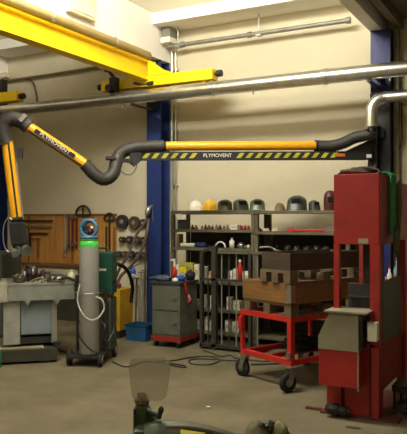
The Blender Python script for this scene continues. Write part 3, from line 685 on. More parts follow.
for i, (px, r) in enumerate(((119.5,.045),(125.5,.05),(132,.058),(139,.05),(144.5,.05))):
    disc(px, 254+.3*i, r, (D1, D2, D1, D1, D2)[i], ('dark disc, leftmost of the bottom row on the wall','brown disc, second in the bottom row on the wall','dark disc, middle of the bottom row on the wall','dark disc, fourth in the bottom row on the wall','brown disc in the bottom row next to the blue column')[i], .05)
for z, (a, b_) in ((1.28,(119,146)),(1.055,(115,146))):
    single(MB().box(xY(a,8.38), xY(b_,8.38), 8.372, 8.398, z-.012, z+.012), 'peg_rail', GREYP, 'thin peg rail behind the %s row of discs' % ('middle' if z > 1.2 else 'bottom'), 'rail')
# hoses hanging beside the column
def cable(pts, r, m, label, name='welding_hose', cat='hose', n=8): return single(MB().tube(smoothpath(pts, 10), r, n), name, m, label, cat)
HB = mat('hose_brown', (92,80,66), .6)
cable([atY(149,212,8.1), atY(144,224,8.05), atY(137,234,8.0), atY(132,246,7.95), atY(127,257,7.9), atY(121,266,7.88), atY(116,277,7.88)], .02, HB, 'grey brown hose hanging from the column lamp, upper of the two long ones')
cable([atY(148.5,219,7.95), atY(147,232,7.88), atY(143,246,7.83), atY(137,258,7.75), atY(129,268,7.7), atY(121,276,7.62), atY(116.5,285,7.58)], .022, HB, 'grey brown hose swinging low beside the column, lower of the two long ones')
cable([at(117,264,8.3), at(124,267,8.4), at(129.5,275,8.6), at(132.5,287,8.8), at(131,302,8.9)], .024, BLK, 'thick black hose dropping from the green wire feeder beside the yellow machine', name='hanging_hose', n=10)
cable([atY(146,234,8.08), atY(145.5,260,8.08), atY(145,280,8.06), atY(145,300,8.05), atY(145.5,325,8.0)], .014, HB, 'thin brown hose running down beside the blue column')
cl = thing('column_lamp', 'small silver lamp head fixed high on the blue column', 'lamp', atY(149,212,8.08))
MB().tube([(.02,.06,.09),(0,0,.06),(-.01,-.02,0),(-.02,-.03,-.06)], [.02,.035,.045,.02], 12).build('lamp_head', STEEL, cl)
MB().tube([(.02,.06,.09),(.03,.05,-.05),(.03,.06,-.14)], .008, 6).build('bracket', STEEL, cl)
# blue regulator
rg = thing('hanging_regulator', 'blue plastic regulator with white tag hanging beside the blue column', 'regulator', atY(132,272,8.12))
MB().blob((0,0,0), (.06,.04,.085), 41, .2, 3).build('body', BLUB, rg)
MB().cyl((-.03,-.03,.04), (-.03,-.06,.04), .03, n=14).cyl((.04,-.02,-.05), (.04,-.055,-.05), .028, n=14).build('gauge', WHT, rg)
MB().box(-.04,.03,-.01,.01,-.2,-.1).build('tag', mat('grey_tag', (150,156,150), .7), rg)
MB().cyl((0,.0,.07), (0,.25,.12), .01, n=8).build('hook', STEEL, rg)
# upright rods standing in the corner next to the column
for i, (px, top) in enumerate(((135,278),(138.5,272),(141.5,270))):
    p = atY(px, 330, 7.95); q = atY(px+(1 if i else 0), top, 8.25)
    single(MB().cyl((p.x, 7.95, .0), (q.x, 8.3, q.z), .014, n=8).box(q.x-.04,q.x+.04,8.28,8.3,q.z-.02,q.z), 'steel_rod', GREYP if i else HB, ('brown steel rod leaning against the wall, leftmost of three','grey steel rod leaning against the wall, middle of three','grey steel rod leaning against the wall next to the blue column')[i], 'rod')
# blue bin
bn = thing('plastic_bin', 'blue open plastic bin on the floor before the blue column', 'bin', (-4.93, 7.36, 0))
b = MB(); 
def tub(b, w, d, h, th=.012, tp=.9):
    o = [(-w*tp,-d*tp,0),(w*tp,-d*tp,0),(w*tp,d*tp,0),(-w*tp,d*tp,0),(-w,-d,h),(w,-d,h),(w,d,h),(-w,d,h)]
    i_ = [(x*(1-th/w) , y*(1-th/d), max(z, th)) for x, y, z in o]
    b.add(o+i_, [(3,2,1,0),(0,1,5,4),(1,2,6,5),(2,3,7,6),(3,0,4,7),(8,9,10,11),(9,8,12,13),(10,9,13,14),(11,10,14,15),(8,11,15,12),(4,5,13,12),(5,6,14,13),(6,7,15,14),(7,4,12,15)]); return b
tub(b, .165, .13, .215).build('body', BLUEP, bn)
MB().tube([(-.17,-.135,.21),(.17,-.135,.21),(.17,.135,.21),(-.17,.135,.21)], .009, 6, closed=True).build('rim', BLUEP, bn)
# yellow machine
ym = thing('welding_machine', 'yellow welding machine with black foot behind the cylinder trolley', 'welding machine', (-5.42, 7.45, 0), R(8))
MB().box(-.17,.18,-.2,.2,.1,.66, bev=.012).build('body', YELD, ym)
MB().box(-.15,.165,-.18,.18,.0,.10).build('foot', BLKM, ym)
MB().box(.02,.09,-.206,-.2,.30,.33).box(.02,.09,-.206,-.2,.40,.43).box(-.1,.0,-.206,-.2,.45,.55).build('front_panel', BLKM, ym)
MB().tube([(-.1,-.12,.66),(-.1,-.12,.71),(.12,-.12,.71),(.12,-.12,.66)], .012, 8).build('handle', BLKM, ym)
MB().blob((.04,.02,.695), (.04,.04,.035), 45, .25, 3, flat=-.034).build('cable_plug', REDD, ym)

# ------------------------------------------------------------------ gas cylinder trolley and the welder on it
O = Vector((-4.585, 5.82, 0)); RZ = R(24)
tr = thing('welding_trolley', 'dark welding trolley on wheels carrying a gas cylinder and a green wire feeder', 'trolley', O, RZ)
MB().box(-.19,.17,-.13,.52,.09,.12).build('base_plate', BLKM, tr)
MB().box(-.12,.20,.19,.52,.12,.70, bev=.01).build('machine_body', OLIVE, tr)
MB().box(.198,.204,.24,.48,.2,.6).build('side_cover', mat('cover_dark', (60,68,52), .6), tr)
MB().box(.10,.18,.178,.192,.15,.66).build('control_panel', BLKM, tr)
for x in (-.175,.15): MB().cyl((x,.16,.1), (x,.16,.82), .016, n=10).build('upright', BLKM, tr)
MB().cyl((-.175,.16,.80), (.15,.16,.80), .014, n=10).build('cross_bar', BLKM, tr)
for x, y, r in ((-.21,-.03,.085),(.15,-.10,.07),(.19,.44,.085)):
    wv = MB().lathe([(.02,-.018),(r,-.018),(r,.018),(.02,.018)], 24, TR((x,y,r), ry=R(90))); wv = wv.build('wheel', BLK, tr)
    MB().cyl((x-.021,y,r), (x+.021,y,r), r*.5, n=14).build('wheel_hub', GREYP, wv)
MB().lathe([(.02,-.018),(.085,-.018),(.085,.018),(.02,.018)], 24, TR((-.21,.44,.085), ry=R(90))).build('wheel', BLK, tr)
MB().bar((.15,-.10,.07), (.15,-.06,.12), .045, .02).build('caster_fork', STEEL, tr)
MB().tube([(.145*math.cos(R(a))-.0, .0+.145*math.sin(R(a)), .80) for a in range(-190,11,12)], .006, 6).build('chain', STEEL, tr)
gp = tr.matrix_world @ Vector((0,0,0))
def tl(p): return wm(tr) @ Vector(p)
gc = thing('gas_cylinder', 'tall grey gas cylinder with bright green shoulder standing on the trolley', 'gas cylinder', tl((.0,.0,.121)), RZ)
MB().lathe([(.001,0),(.098,0),(.109,.02),(.109,1.185)], 32).build('body', CYLG, gc)
MB().lathe([(.109,1.185),(.107,1.21),(.097,1.24),(.08,1.262),(.055,1.277),(.04,1.283),(.001,1.284)], 32).build('shoulder', CYLGR, gc)
MB().cyl((0,0,1.27), (0,0,1.36), .022, n=12).cyl((0,0,1.34), (.06,-.03,1.35), .015, n=10).cyl((0,0,1.36), (0,0,1.41), .045, n=12).build('valve', BLKM, gc)
g = MB()
ring = lambda z, r: [(r*math.cos(R(a)), r*math.sin(R(a)), z) for a in range(0,360,18)]
g.lathe([(.09,1.27),(.1,1.27),(.098,1.305),(.088,1.305)], 24)
gd = TR((0,0,1.41), R(12))
g.tube([(.088*math.cos(R(a)), -.02, 1.385+.092*math.sin(R(a))) for a in range(0,360,15)], .020, 8, closed=True)
g.tube([(.075*math.cos(R(a)), .05, 1.385+.082*math.sin(R(a))) for a in range(0,360,15)], .018, 8, closed=True)
g.bar((-.07,-.02,1.49),(-.06,.06,1.48),.02,.02).bar((.07,-.02,1.49),(.06,.06,1.48),.02,.02)
g.build('valve_guard', TEAL, gc)
MB().cyl((.04,-.04,1.40), (.045,-.06,1.40), .016, n=16).build('gauge', WHT, gc)
MB().cyl((.02,-.04,1.36), (.03,-.06,1.35), .016, n=12).build('regulator_knob', REDB, gc)
# white gas hose looping in front of the cylinder
WH = mat('pale_hose', (176,172,160), .5)
lo = [at(80,284,7.16), at(77.5,300,7.14), at(82,313,7.11), at(90,320,7.09), at(98,318,7.09), at(104,309,7.14), at(102,300,7.14), at(96,297,7.14)]
cable(lo, .010, WH, 'pale gas hose looping low in front of the grey cylinder', 'gas_hose')
lo = [at(79,322,7.16), at(78,332,7.14), at(83,342,7.13), at(91,350,7.12), at(98,353,7.12)]
cable(lo, .008, BLK, 'black cable crossing the lower front of the grey cylinder', 'welding_cable', 'cable')
lo = [at(101,322,7.3), at(105,326,7.25), at(103,335,7.22), at(107,342,7.25), at(113,332,7.35), at(116,318,7.4)]
cable(lo, .011, BLKM, 'black cable slung along the side of the olive machine body', 'welding_cable', 'cable')
# green wire feeder
f0 = tl((.04,.36,.0))
gf = thing('wire_feeder', 'dark green wire feeder box with white lettering on top of the welding trolley', 'wire feeder', (f0.x, f0.y, .702), R(26))
MB().box(-.17,.17,-.15,.15,.05,.53, bev=.012).build('housing', GRNB, gf)
MB().box(-.15,.14,-.13,.13,.0,.05).build('feet', mat('feeder_foot', (140,90,36), .6), gf)
MB().tube([(-.1,0,.53),(-.1,0,.575),(.08,0,.575),(.08,0,.53)], .013, 8).build('handle', BLKM, gf)
l_ = MB()
for k in range(9): l_.box(-.03+k*.0145, -.03+k*.0145+.010, -.1525, -.1495, .32, .345)
l_.box(-.03,.0,-.1525,-.1495,.375,.39)
l_.build('white_marking', WHT, gf)
MB().cyl((.155,-.1,.2), (.19,-.12,.2), .025, n=12).build('hose_socket', BLKM, gf)
cb = thing('small_carton', 'small brown and white pack standing on the green wire feeder', 'pack', (f0.x-.09, f0.y+.02, 1.233), R(22))
bb = MB().box(-.07,-.03,-.03,.03,.0,.05).build('pack_body', WBRN, cb)

# ------------------------------------------------------------------ workbench at the left
P1 = at(75, 282.5, 7.55); P0 = at(8, 284, 7.35)
bu = (P1-P0); bu.z = 0; bL = bu.length; brz = math.atan2(bu.y, bu.x)
wbn = thing('workbench', 'heavy grey steel welding bench on a low dark platform at the left edge', 'workbench', (P0.x, P0.y, 0), brz)
ZT = P1.z
# local frame: x along the front edge, y into the hall's back
MB().box(-.012, bL, 0, .8, ZT-.02, ZT).build('bench_top', BENCHG, wbn)
ap = MB().box(0, bL-.005, .005, .02, ZT-.19, ZT-.02)
k = bL/68
for xx in (19, 49, ): 
    ap.add([((xx-3)*k,.005,ZT-.19), ((xx+4)*k,.005,ZT-.19), ((xx+.5)*k,.005,ZT-.25), ((xx-3)*k,.02,ZT-.19), ((xx+4)*k,.02,ZT-.19), ((xx+.5)*k,.02,ZT-.25)], [(0,1,2),(5,4,3),(0,2,5,3),(1,4,5,2),(0,3,4,1)])
ap.box(0,.015,.02,.79,ZT-.19,ZT-.02).box(bL-.02,bL-.005,.02,.79,ZT-.19,ZT-.02)
ap.build('apron', BENCHG, wbn)
MB().box(-.09,-.005,-.002,.02,ZT-.2,ZT-.0).box(-.09,-.005,.02,.8,ZT-.03,ZT-.0).build('end_plate', mat('bench_end_lit', (158,154,136), .6), wbn)  # paler grey than the bench, brighter light on this end put into the colour
MB().box(.14, bL-.26, .07, .6, .30, ZT-.19, bev=.01).build('body', BENCHB, wbn)
for x0, x1 in ((-.05,.13),(bL-.26,bL-.20)):
    for y in (.05,.66): MB().box(x0, x1, y, y+.08, .2, ZT-.19).build('leg', GREYP if x0 > 0 else mat('bench_leg', (150,150,140), .6), wbn)
MB().box(.0, bL-.2, .08, .72, .2, .27).build('lower_frame', BLKM, wbn)
MB().box(bL-.24, bL-.16, -.02, .1, .17, .22).build('lower_bracket', BLKM, wbn)
pl = thing('platform', 'low dark wooden platform under the grey welding bench', 'platform', (P0.x, P0.y, 0), brz)
MB().box(-.25, bL-.2, -.08, .8, .03, .155).box(-.25, -.1, -.06, .78, 0, .03).box(bL-.4, bL-.25, -.06, .78, 0, .03).build('deck', mat('platform_dark', (54,52,38), .8), pl)
MB().box(-.2, bL-.35, .0, .7, .155, .168).build('top_sheet', mat('pale_board', (146,136,106), .7), pl)
def bl(x, y, z=None): return wm(wbn) @ Vector((x, y, ZT+.001 if z is None else z))
def onb(px, y):      # bench-top point in photo column px at local depth y
    a, b_ = bl(0, y), bl(1, y); r = ray(px); d = b_-a
    M2 = Matrix(((r.x, -d.x), (r.y, -d.y))); s, kk = M2.inverted() @ Vector((a.x, a.y)); return bl(kk, y)
# loose parts on the bench
SHN = mat('shiny_part', (120,112,100), .3, metal=.8, var=.4, scale=16); DKP = mat('dark_part_b', (42,32,28), .5, var=.4, scale=16)
a_ = thing('face_shield', 'dark helmet with a painted glare patch lying on the left of the welding bench', 'helmet', onb(31.5,.3), R(-20))
MB().blob((0,0,.085), (.085,.075,.095), 50, .12, 2, flat=-.083).build('shell', DKP, a_)
MB().tube([(.105*math.cos(R(a)), -.03, .08+.1*math.sin(R(a))) for a in range(0,181,15)], .016, 8).build('rim', SHN, a_)
MB().box(-.02,.02,-.1,-.085,.07,.12,bev=.004).build('glare_patch', WHT, a_)  # white block standing in for glare on the dark shell
a_ = thing('metal_casting', 'shiny metal casting lying at the left end of the welding bench', 'casting', onb(19,.16), R(20))
MB().blob((0,0,.045), (.07,.06,.055), 51, .35, 3, flat=-.044).cyl((0,-.02,.06), (0,-.07,.09), .03, .02, n=14).build('casting_body', SHN, a_)
single(MB().tube(smoothpath([(-.08,-.05,.012),(-.02,-.02,.04),(.04,.0,.05),(.07,.03,.012)]), .012, 8).tube(smoothpath([(-.06,.03,.012),(0,.04,.06),(.05,.0,.04),(.08,-.05,.012)]), .010, 8), 'cable_bundle', mat('cable_tan', (120,104,80), .6), 'tan cable bundle draped beside the dark helmet on the bench', 'cable', onb(39.5,.12), 0)
single(MB().blob((0,0,.055), (.045,.045,.06), 52, .2, 2, flat=-.054).blob((.06,0,.045), (.035,.04,.05), 53, .2, 2, flat=-.044), 'welding_glove', mat('dark_brown_glove', (52,34,30), .8), 'dark brown glove lying in the middle of the welding bench', 'glove', onb(43,.5), R(20))
a_ = thing('angle_grinder', 'black and silver angle grinder lying on the right half of the bench', 'grinder', onb(57,.30), R(25))
MB().tube([(-.12,0,.04),(-.05,0,.045),(.04,0,.045),(.12,0,.04),(.2,0,.035)], [.025,.035,.035,.028,.025], 12).build('body', BLKM, a_)
MB().cyl((-.12,0,.07), (-.12,0,.004), .03, .045, n=16).build('gear_head', SHN, a_)
MB().box(-.05,.06,-.045,-.034,.02,.05).build('silver_plate', WHT, a_)
MB().cyl((.0,-.04,.045), (.0,-.13,.03), .016, n=10).build('handle', DKP, a_)
single(MB().box(-.1,.1,-.03,.03,0,.022).box(-.1,-.07,-.03,.03,.022,.06), 'machine_vice', SHN, 'small silver vice in front of the angle grinder on the bench', 'vice', onb(56,.05), R(20))
single(MB().tube(smoothpath([(-.1,0,.015),(0,.02,.05),(.1,-.02,.03),(.17,-.03,.015)]), .016, 8), 'air_hose', DKP, 'dark short hose near the right end of the bench', 'hose', onb(66,.08), R(10))
a_ = thing('white_bottle', 'pale bottle standing at the right end of the welding bench', 'bottle', onb(71.5,.16), 0)
MB().lathe([(.001,0),(.045,0),(.047,.07),(.03,.09),(.022,.11),(.001,.11)], 16).build('body', PAPER, a_)
MB().cyl((0,0,.11), (0,0,.135), .024, n=12).build('cap', PAPER, a_)
# long pale board behind the bench on the wall foot, dark cabinet at the edge
dc = thing('steel_cabinet', 'tall dark grey green cabinet behind the bench at the left edge', 'cabinet', at(4, 300, 8.95), YAW)
MB().box(-.45,.13,0,.4,0,1.17, bev=.01).build('body', mat('cabinet_dark', (62,64,54), .6), dc)
d = MB().box(-.44,-.02,-.015,0,.05,1.14).build('door', mat('cabinet_door', (76,78,66), .6), dc)
MB().box(-.07,-.05,-.03,-.015,.55,.7).build('handle', STEEL, d)
MB().box(-.0,.12,-.015,0,.05,1.14).build('side_panel', BLKM, dc)
dc.location.z = 0
single(MB().box(xY(28,8.2), xY(80,8.2), 8.2, 8.38, .0, .72, mi=1).box(xY(28,8.2), xY(71,8.2), 8.2, 8.38, .72, .80).box(xY(60,8.19)-.2, xY(60,8.19)+.2, 8.19, 8.2, .35, .5, mi=2), 'low_shelf', [mat('pale_radiator', (206,196,166), .7), PANEL, REDD], 'low dark unit with cream top strip against the wall under the tool board', 'low unit')
single(MB().lathe([(.001,0),(.045,0),(.05,.02),(.05,.17),(.02,.22),(.015,.25),(.001,.25)], 16), 'green_bottle', mat('green_plastic', (20,130,60), .4), 'green bottle on the floor cut off by the left edge', 'bottle', fl(-3.5,368))
# ------------------------------------------------------------------ red cart with pallets
ang = R(-25.4); CA = Vector((-2.21, 5.80, 0))
ct = thing('pallet_cart', 'bright red tube cart on black casters carrying wooden pallet collars', 'cart', CA, ang)
W_, D_ = .74, 1.02
def tub4(z, s=.05):
    b = MB(); b.box(-W_, 0, 0, s, z-s, z).box(-W_, 0, D_-s, D_, z-s, z).box(-W_, -W_+s, s, D_-s, z-s, z).box(-s, 0, s, D_-s, z-s, z); return b
tub4(.69).build('top_frame', REDC, ct)
tub4(.285).bar((-W_*.5,.05,.26), (-W_*.5,D_-.05,.26), .04, .04).build('lower_frame', REDC, ct)
for x, y, s in ((-.05,0,.05),(-W_,0,.035),(-.05,D_-.05,.05),(-W_,D_-.05,.035)):
    MB().box(x, x+s, y, y+s, .285, .64).build('corner_post', REDC, ct)
MB().bar((-W_+.015,-.01,.50), (-W_+.015,-.01,.62), .05, .03).build('coupling_hook', REDC, ct)
MB().bar((-.03,-.004,.30), (-.03,-.004,.36), .05, .012).bar((-.06,-.004,.33),(0,-.004,.33),.012,.03).build('corner_plate', STEEL, ct)
for x, y, a in ((.012,-.0,85),(-W_+.04,.04,10),(-.03,D_-.06,70),(-W_+.04,D_-.06,30)):
    M = TR((x, y, 0), R(a)); cs = MB().box(-.05,.05,-.05,.05,.222,.234,M).bar((-.0,-.035,.222),(-.045,-.035,.09),.006,.05,M).bar((0,.035,.222),(-.045,.035,.09),.006,.05,M).cyl((-.045,-.04,.09),(-.045,.04,.09),.012,n=10,M=M)
    cs = cs.build('caster', STEEL, ct)
    MB().lathe([(.03,-.022),(.08,-.022),(.09,-.012),(.09,.012),(.08,.022),(.03,.022)], 24, M @ TR((-.045,0,.09), rx=R(90))).build('wheel', BLK, cs)
    MB().cyl((-.045,-.026,.09),(-.045,.026,.09),.035,n=16,M=M).build('wheel_hub', GREYP, cs)
MB().cyl((-W_+.1,.06,.13), (-.28,.30,.18), .010, n=8).build('brake_rod', BLKM, ct)
single(MB().blob((0,0,.06), (.17,.2,.08), 61, .3, 3, flat=-.058), 'cable_heap', BLK, 'black heap of cable lying on the lower frame of the red cart', 'cable', (wm(ct) @ Vector((-.34,.5,.287))).to_tuple(), ang)
def pallet(o, x0, x1, y0, y1, z, label):
    t = thing('wooden_pallet', label, 'pallet', o @ Vector(((x0+x1)/2, (y0+y1)/2, z)), ang); M = wm(t).inverted() @ o
    b = MB()
    for k in range(4):
        a = y0+(y1-y0-.1)*k/3; b.box(x0, x1, a, a+.1, z+.095, z+.12, M)
    b.build('deck_boards', WPAL, t)
    for fx in (0, .5, 1):
        x = x0+(x1-x0-.09)*fx
        for fy in (0, .5, 1):
            y = y0+(y1-y0-.1)*fy; MB().box(x, x+.09, y, y+.1, z+.018, z+.095, M).build('block', WPAL, t)
        MB().box(x, x+.09, y0, y1, z, z+.018, M).build('bottom_board', WPAL, t)
    return t
def collar(o, x0, x1, y0, y1, z, h, m, label, hinge=True):
    t = thing('pallet_collar', label, 'pallet collar', o @ Vector(((x0+x1)/2, (y0+y1)/2, z)), ang); M = wm(t).inverted() @ o; s = .02
    for a in ((x0,x1,y0,y0+s),(x0,x1,y1-s,y1),(x0,x0+s,y0+s,y1-s),(x1-s,x1,y0+s,y1-s)): MB().box(a[0],a[1],a[2],a[3],z,z+h,M).build('side_board', m, t)
    if hinge:
        hb = MB().box(x1-.055,x1+.003,y0-.004,y0,z+.01,z+h-.01,M).box(x1,x1+.004,y0-.004,y0+.055,z+.01,z+h-.01,M)
        for zz in (.03, .08, .13): hb.cyl((x1+.004,y0-.004,z+zz),(x1+.004,y0-.004,z+zz+.02),.009,n=8,M=M)
        hb.build('hinge', GALV, t)
    return t
oc = wm(ct)
pallet(oc, -.68, .0, .0, 1.0, .692, 'weathered wooden pallet resting directly on the red cart frame')
collar(oc, -.69, .01, -.01, 1.01, .813, .19, WCOL, 'orange brown wooden pallet collar with metal corner hinge, lower of two')
oc2 = oc @ Matrix.Translation((0,.03,0))
MB_ = MB()
pallet(oc2, -.40, .02, -.06, .92, 1.004, 'grey wooden pallet set on top of the orange brown collar')
collar(oc2, -.385, .01, -.05, .91, 1.125, .165, WDRK, 'dark brown wooden pallet collar at the top of the cart load', hinge=False)
# boards covering the lower collar (its contents)
single(MB().box(-.64,-.03,.03,.97,0,.02), 'cover_board', WBRN, 'brown board lying inside the lower pallet collar', 'board', oc @ Vector((0,0,.98)), ang)

# ------------------------------------------------------------------ red press
pr = thing('hydraulic_press', 'tall dark red workshop press with large head plate and tan tool box', 'press', (-1.45, 5.5, 0))
X0, X1 = -1.645, -1.27
MB().box(X0, X1, 5.30, 5.86, 1.40, 1.975, bev=.006).build('head', RED, pr, world=True)
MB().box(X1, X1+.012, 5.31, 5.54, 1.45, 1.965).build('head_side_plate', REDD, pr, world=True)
MB().box(X0+.05, X1+.02, 5.88, 6.3, 1.42, 1.93, bev=.006).build('rear_head', RED, pr, world=True)
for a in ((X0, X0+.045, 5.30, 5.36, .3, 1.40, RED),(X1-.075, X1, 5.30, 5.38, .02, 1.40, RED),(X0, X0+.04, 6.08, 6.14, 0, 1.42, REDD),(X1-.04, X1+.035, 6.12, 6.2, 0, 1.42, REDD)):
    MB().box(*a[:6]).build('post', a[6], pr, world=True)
MB().box(X1-.155, X1-.115, 5.9, 5.94, .6, 1.40).build('inner_rod', REDD, pr, world=True)
MB().box(X1-.012, X1+.004, 5.39, 6.1, .60, 1.10).build('side_panel', GRY2, pr, world=True)
MB().box(X0+.05, X1-.08, 5.55, 5.60, .82, 1.06).bar((X0+.06,5.54,.95),(X1-.09,5.54,.945),.02,.012).build('ram_table', mat('ram_grey', (56,58,54), .5), pr, world=True)
MB().box(X1-.20, X1-.15, 5.56, 5.62, 1.02, 1.39).build('ram', BLKM, pr, world=True)
MB().box(X0+.04, X1-.08, 5.45, 6.0, .62, .82).build('bed', BLKM, pr, world=True)
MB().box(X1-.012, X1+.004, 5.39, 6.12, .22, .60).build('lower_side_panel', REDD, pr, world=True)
MB().box(-1.71, -1.585, 5.32, 5.5, .02, .60).box(-1.55, -1.315, 5.30, 5.5, .02, .60).box(-1.6, -1.54, 5.36, 5.5, .02, .6).build('pedestal', RED, pr, world=True)
MB().box(-1.33, -1.268, 5.27, 5.42, .02, .58).build('pedestal_flange', REDD, pr, world=True)
MB().box(-1.75, -1.12, 5.27, 5.42, 0, .018).box(-1.75,-1.2,5.42,6.2,0,.018).box(-1.9,-1.75,5.33,5.37,0,.018).build('base_plate', mat('rust_base', (96,44,34), .7), pr, world=True)
XB0, XB1 = xY(318.5, 5.14), xY(358.5, 5.14)
MB().box(XB0, XB1, 5.14, 5.38, .27, .562, bev=.004).build('red_box', RED, pr, world=True)
MB().box(XB1-.008, XB1+.002, 5.135, 5.15, .25, .68).build('corner_strip', TANB, pr, world=True)
w = MB(); z0, z1, z2 = .562, .665, .86
sl = .095
poly = [(XB0,z0),(XB1,z0),(XB1,z2),(XB0+sl,z2),(XB0,z1)]
w.add([(x, 5.13, z) for x, z in poly]+[(x, 5.38, z) for x, z in poly], [(0,1,2,3,4),(9,8,7,6,5),(0,5,6,1),(1,6,7,2),(2,7,8,3),(3,8,9,4),(4,9,5,0)])
w.build('tan_cover', TANB, pr, world=True)
MB().box(XB0+.055, XB1+.075, 5.11, 5.40, .862, .876).build('top_plate', TANB, pr, world=True)
MB().box(XB1+.01, XB1+.02, 5.16, 5.30, .58, .80).build('cover_edge', BLKM, pr, world=True)
MB().box(X1-.075, X1+.0, 5.215, 5.295, .64, .79, bev=.004).build('white_box', WHT, pr, world=True)
MB().bar((X1-.17,5.296,1.43), (X1-.09,5.296,1.43), .005, .04).build('name_plate', mat('old_plate', (150,140,116), .5), pr, world=True)
MB().blob((-1.62,5.22,.065), (.07,.05,.045), 66, .2, 3).blob((-1.54,5.22,.06), (.05,.045,.04), 67, .2, 3).cyl((-1.68,5.23,.06),(-1.48,5.22,.06),.02).build('foot_pedal', BLKM, pr, world=True)
# sling and strap over the press head
sp = thing('lifting_strap', 'green and grey lifting strap hanging over the right side of the press head', 'strap', (-1.24, 5.72, 1.45))
xs = X1+.028
b = MB(); pp = [(xs-.16,5.66,1.995),(xs-.03,5.66,2.0),(xs,5.66,1.975),(xs+.004,5.66,1.9),(xs+.002,5.66,1.7),(xs+.008,5.65,1.56),(xs+.014,5.64,1.47)]
for i in range(len(pp)-1): b.bar(pp[i], pp[i+1], .20 if abs(pp[i][2]-pp[i+1][2]) < .03 else .01, .012 if abs(pp[i][2]-pp[i+1][2]) < .03 else .20)
b.build('green_band', GREENC, sp, world=True)
MB().blob((xs+.022,5.80,1.72), (.016,.05,.27), 71, .12, 3).blob((xs+.03,5.66,1.42), (.02,.06,.12), 73, .2, 3).build('grey_cloth', CLOTHG, sp, world=True)
sg = MB().blob((0,0,.02), (.15,.1,.035), 75, .25, 3, flat=-.019).tube(smoothpath([(-.1,0,.03),(0,.05,.06),(.12,.04,.05),(.18,0,.015)]), .012, 8)
single(sg, 'rope_sling', mat('sling', (70,50,38), .8), 'dark rope sling lying on top of the red press head', 'sling', (-1.485, 5.47, 1.978))
# cable coil on the floor at the right
cc = MB()
for k in range(6):
    a0 = k*1.3; cx0, cy0 = .05*math.sin(k*2.1), .05*math.cos(k*1.7)
    cc.tube([(cx0+(.17-.012*k)*math.cos(R(a)), cy0+(.12)*math.sin(R(a)), .02+.035*k+.015*math.sin(R(a*2)+a0)) for a in range(0,360,15)], .016, 8, closed=True)
single(cc, 'cable_coil', BLK, 'tangled black cable coil on the floor right of the press', 'cable', (-.98, 5.55, 0))
st = thing('floor_stand', 'dark low steel stand on the floor between the press and the coil', 'stand', (-1.12, 5.75, 0))
MB().box(-.12,.16,-.15,.15,.17,.22).build('stand_top', BLKM, st)
for x, y in ((-.11,-.14),(.13,-.14),(-.11,.12),(.13,.12)): MB().box(x,x+.02,y,y+.02,0,.17).build('leg', BLKM, st)

# right bay bench with bits seen between the press posts
rb = thing('side_bench', 'dark bench in the right bay seen between the press posts', 'bench', (-1.2, 7.8, 0))
MB().box(-1.78, .2, 7.5, 8.1, .80, .84).build('bench_top', PANEL, rb, world=True)
MB().box(-1.76, .18, 7.54, 8.08, .30, .33).build('shelf', PANEL, rb, world=True)
for x in (-1.76, -.8, .12):
    for y in (7.52, 8.02): MB().box(x, x+.05, y, y+.05, 0, .80).build('leg', BLKM, rb, world=True)
zz = .842
def bt(px, r, h, m, cap, label, Y=7.65):
    t = thing('bottle', label, 'bottle', (xY(px, Y), Y, zz))
    MB().lathe([(.001,0),(r,0),(r,h*.65),(r*.4,h*.82),(r*.4,h),(.001,h)], 14).build('body', m, t); MB().cyl((0,0,h),(0,0,h*1.1), r*.45, n=10).build('cap', cap, t)
bt(389.5, .03, .20, WHT, REDB, 'white bottle with red cap on the bench behind the press')
bt(397.5, .045, .30, mat('pale_blue', (120,160,180), .4), BLUB, 'pale blue bottle standing on the bench at the right edge')
bt(394.5, .028, .12, REDB, REDB, 'small red bottle in front of the blue one on the right bench', Y=7.56)
bt(386, .025, .10, REDB, WHT, 'small red bottle next to the blue column on the right bench', Y=7.56)
single(MB().blob((0,0,.06), (.08,.06,.07), 81, .3, 3, flat=-.058), 'rag', WHT, 'white rag heaped behind the bottles on the right bench', 'rag', (xY(401,7.8), 7.8, zz))
bt(404.8, .035, .25, mat('grey_bottle', (150,150,140), .4), BLKM, 'grey bottle on the bench at the far right edge', Y=7.7)
yc = thing('jerry_can', 'orange yellow can standing on the bench shelf at the right edge', 'can', (xY(406.5,7.6), 7.62, .331))
MB().box(-.07,.09,-.05,.1,0,.28, bev=.015).build('body', mat('can_orange', (214,134,24), .5), yc); MB().tube([(-.04,.02,.28),(-.04,.02,.32),(.06,.02,.32),(.06,.02,.28)], .01, 6).build('handle', BLKM, yc)

# ------------------------------------------------------------------ cables on the floor
def fcable(pts, r, m, label): 
    P = []
    for p in pts: q = fl(*p); q.z = r+.001; P.append(q)
    return single(MB().tube(smoothpath(P, 12), r, 8), 'floor_cable', m, label, 'cable')
fcable([(112,362),(118,365),(126,367.5),(134,366),(142,362.6),(152,362.4),(163,363),(171,366),(184,368),(185,366.5),(176,365),(168,364),(158,362.5),(175,361),(188,358.5),(204,357),(217,358.5),(219,361.5),(213,364.5),(203,365.5),(192,364.5),(189,361.5),(196,359.5),(212,360),(226,361),(240,361.5)], .0075, BLKM, 'black cable looped on the floor between the trolley and the red cart')
fcable([(203,351),(212,354),(221,357),(230,356),(236,359),(246,360),(262,362),(274,361)], .009, mat('cable_olive', (70,74,52), .7), 'thin olive cable lying on the floor before the black stand')
fcable([(54,347),(60,351),(66,352.5),(72,352)], .008, GREYP, 'short grey cable on the floor between platform and trolley')
single(MB().blob((0,0,.008), (.018,.014,.008), 90, .3, 3), 'paper_scrap', WHT, 'tiny white paper scrap on the open floor', 'paper', fl(208.5,408))
single(MB().blob((0,0,.004), (.06,.025,.004), 92, .3, 3), 'dark_scrap', WDRK, 'thin dark scrap on the floor in front of the press', 'scrap', fl(353,428))
for (px, py, s, lb) in ((80,357,.02,'small pale crumb on the floor near the platform'),):
    pass

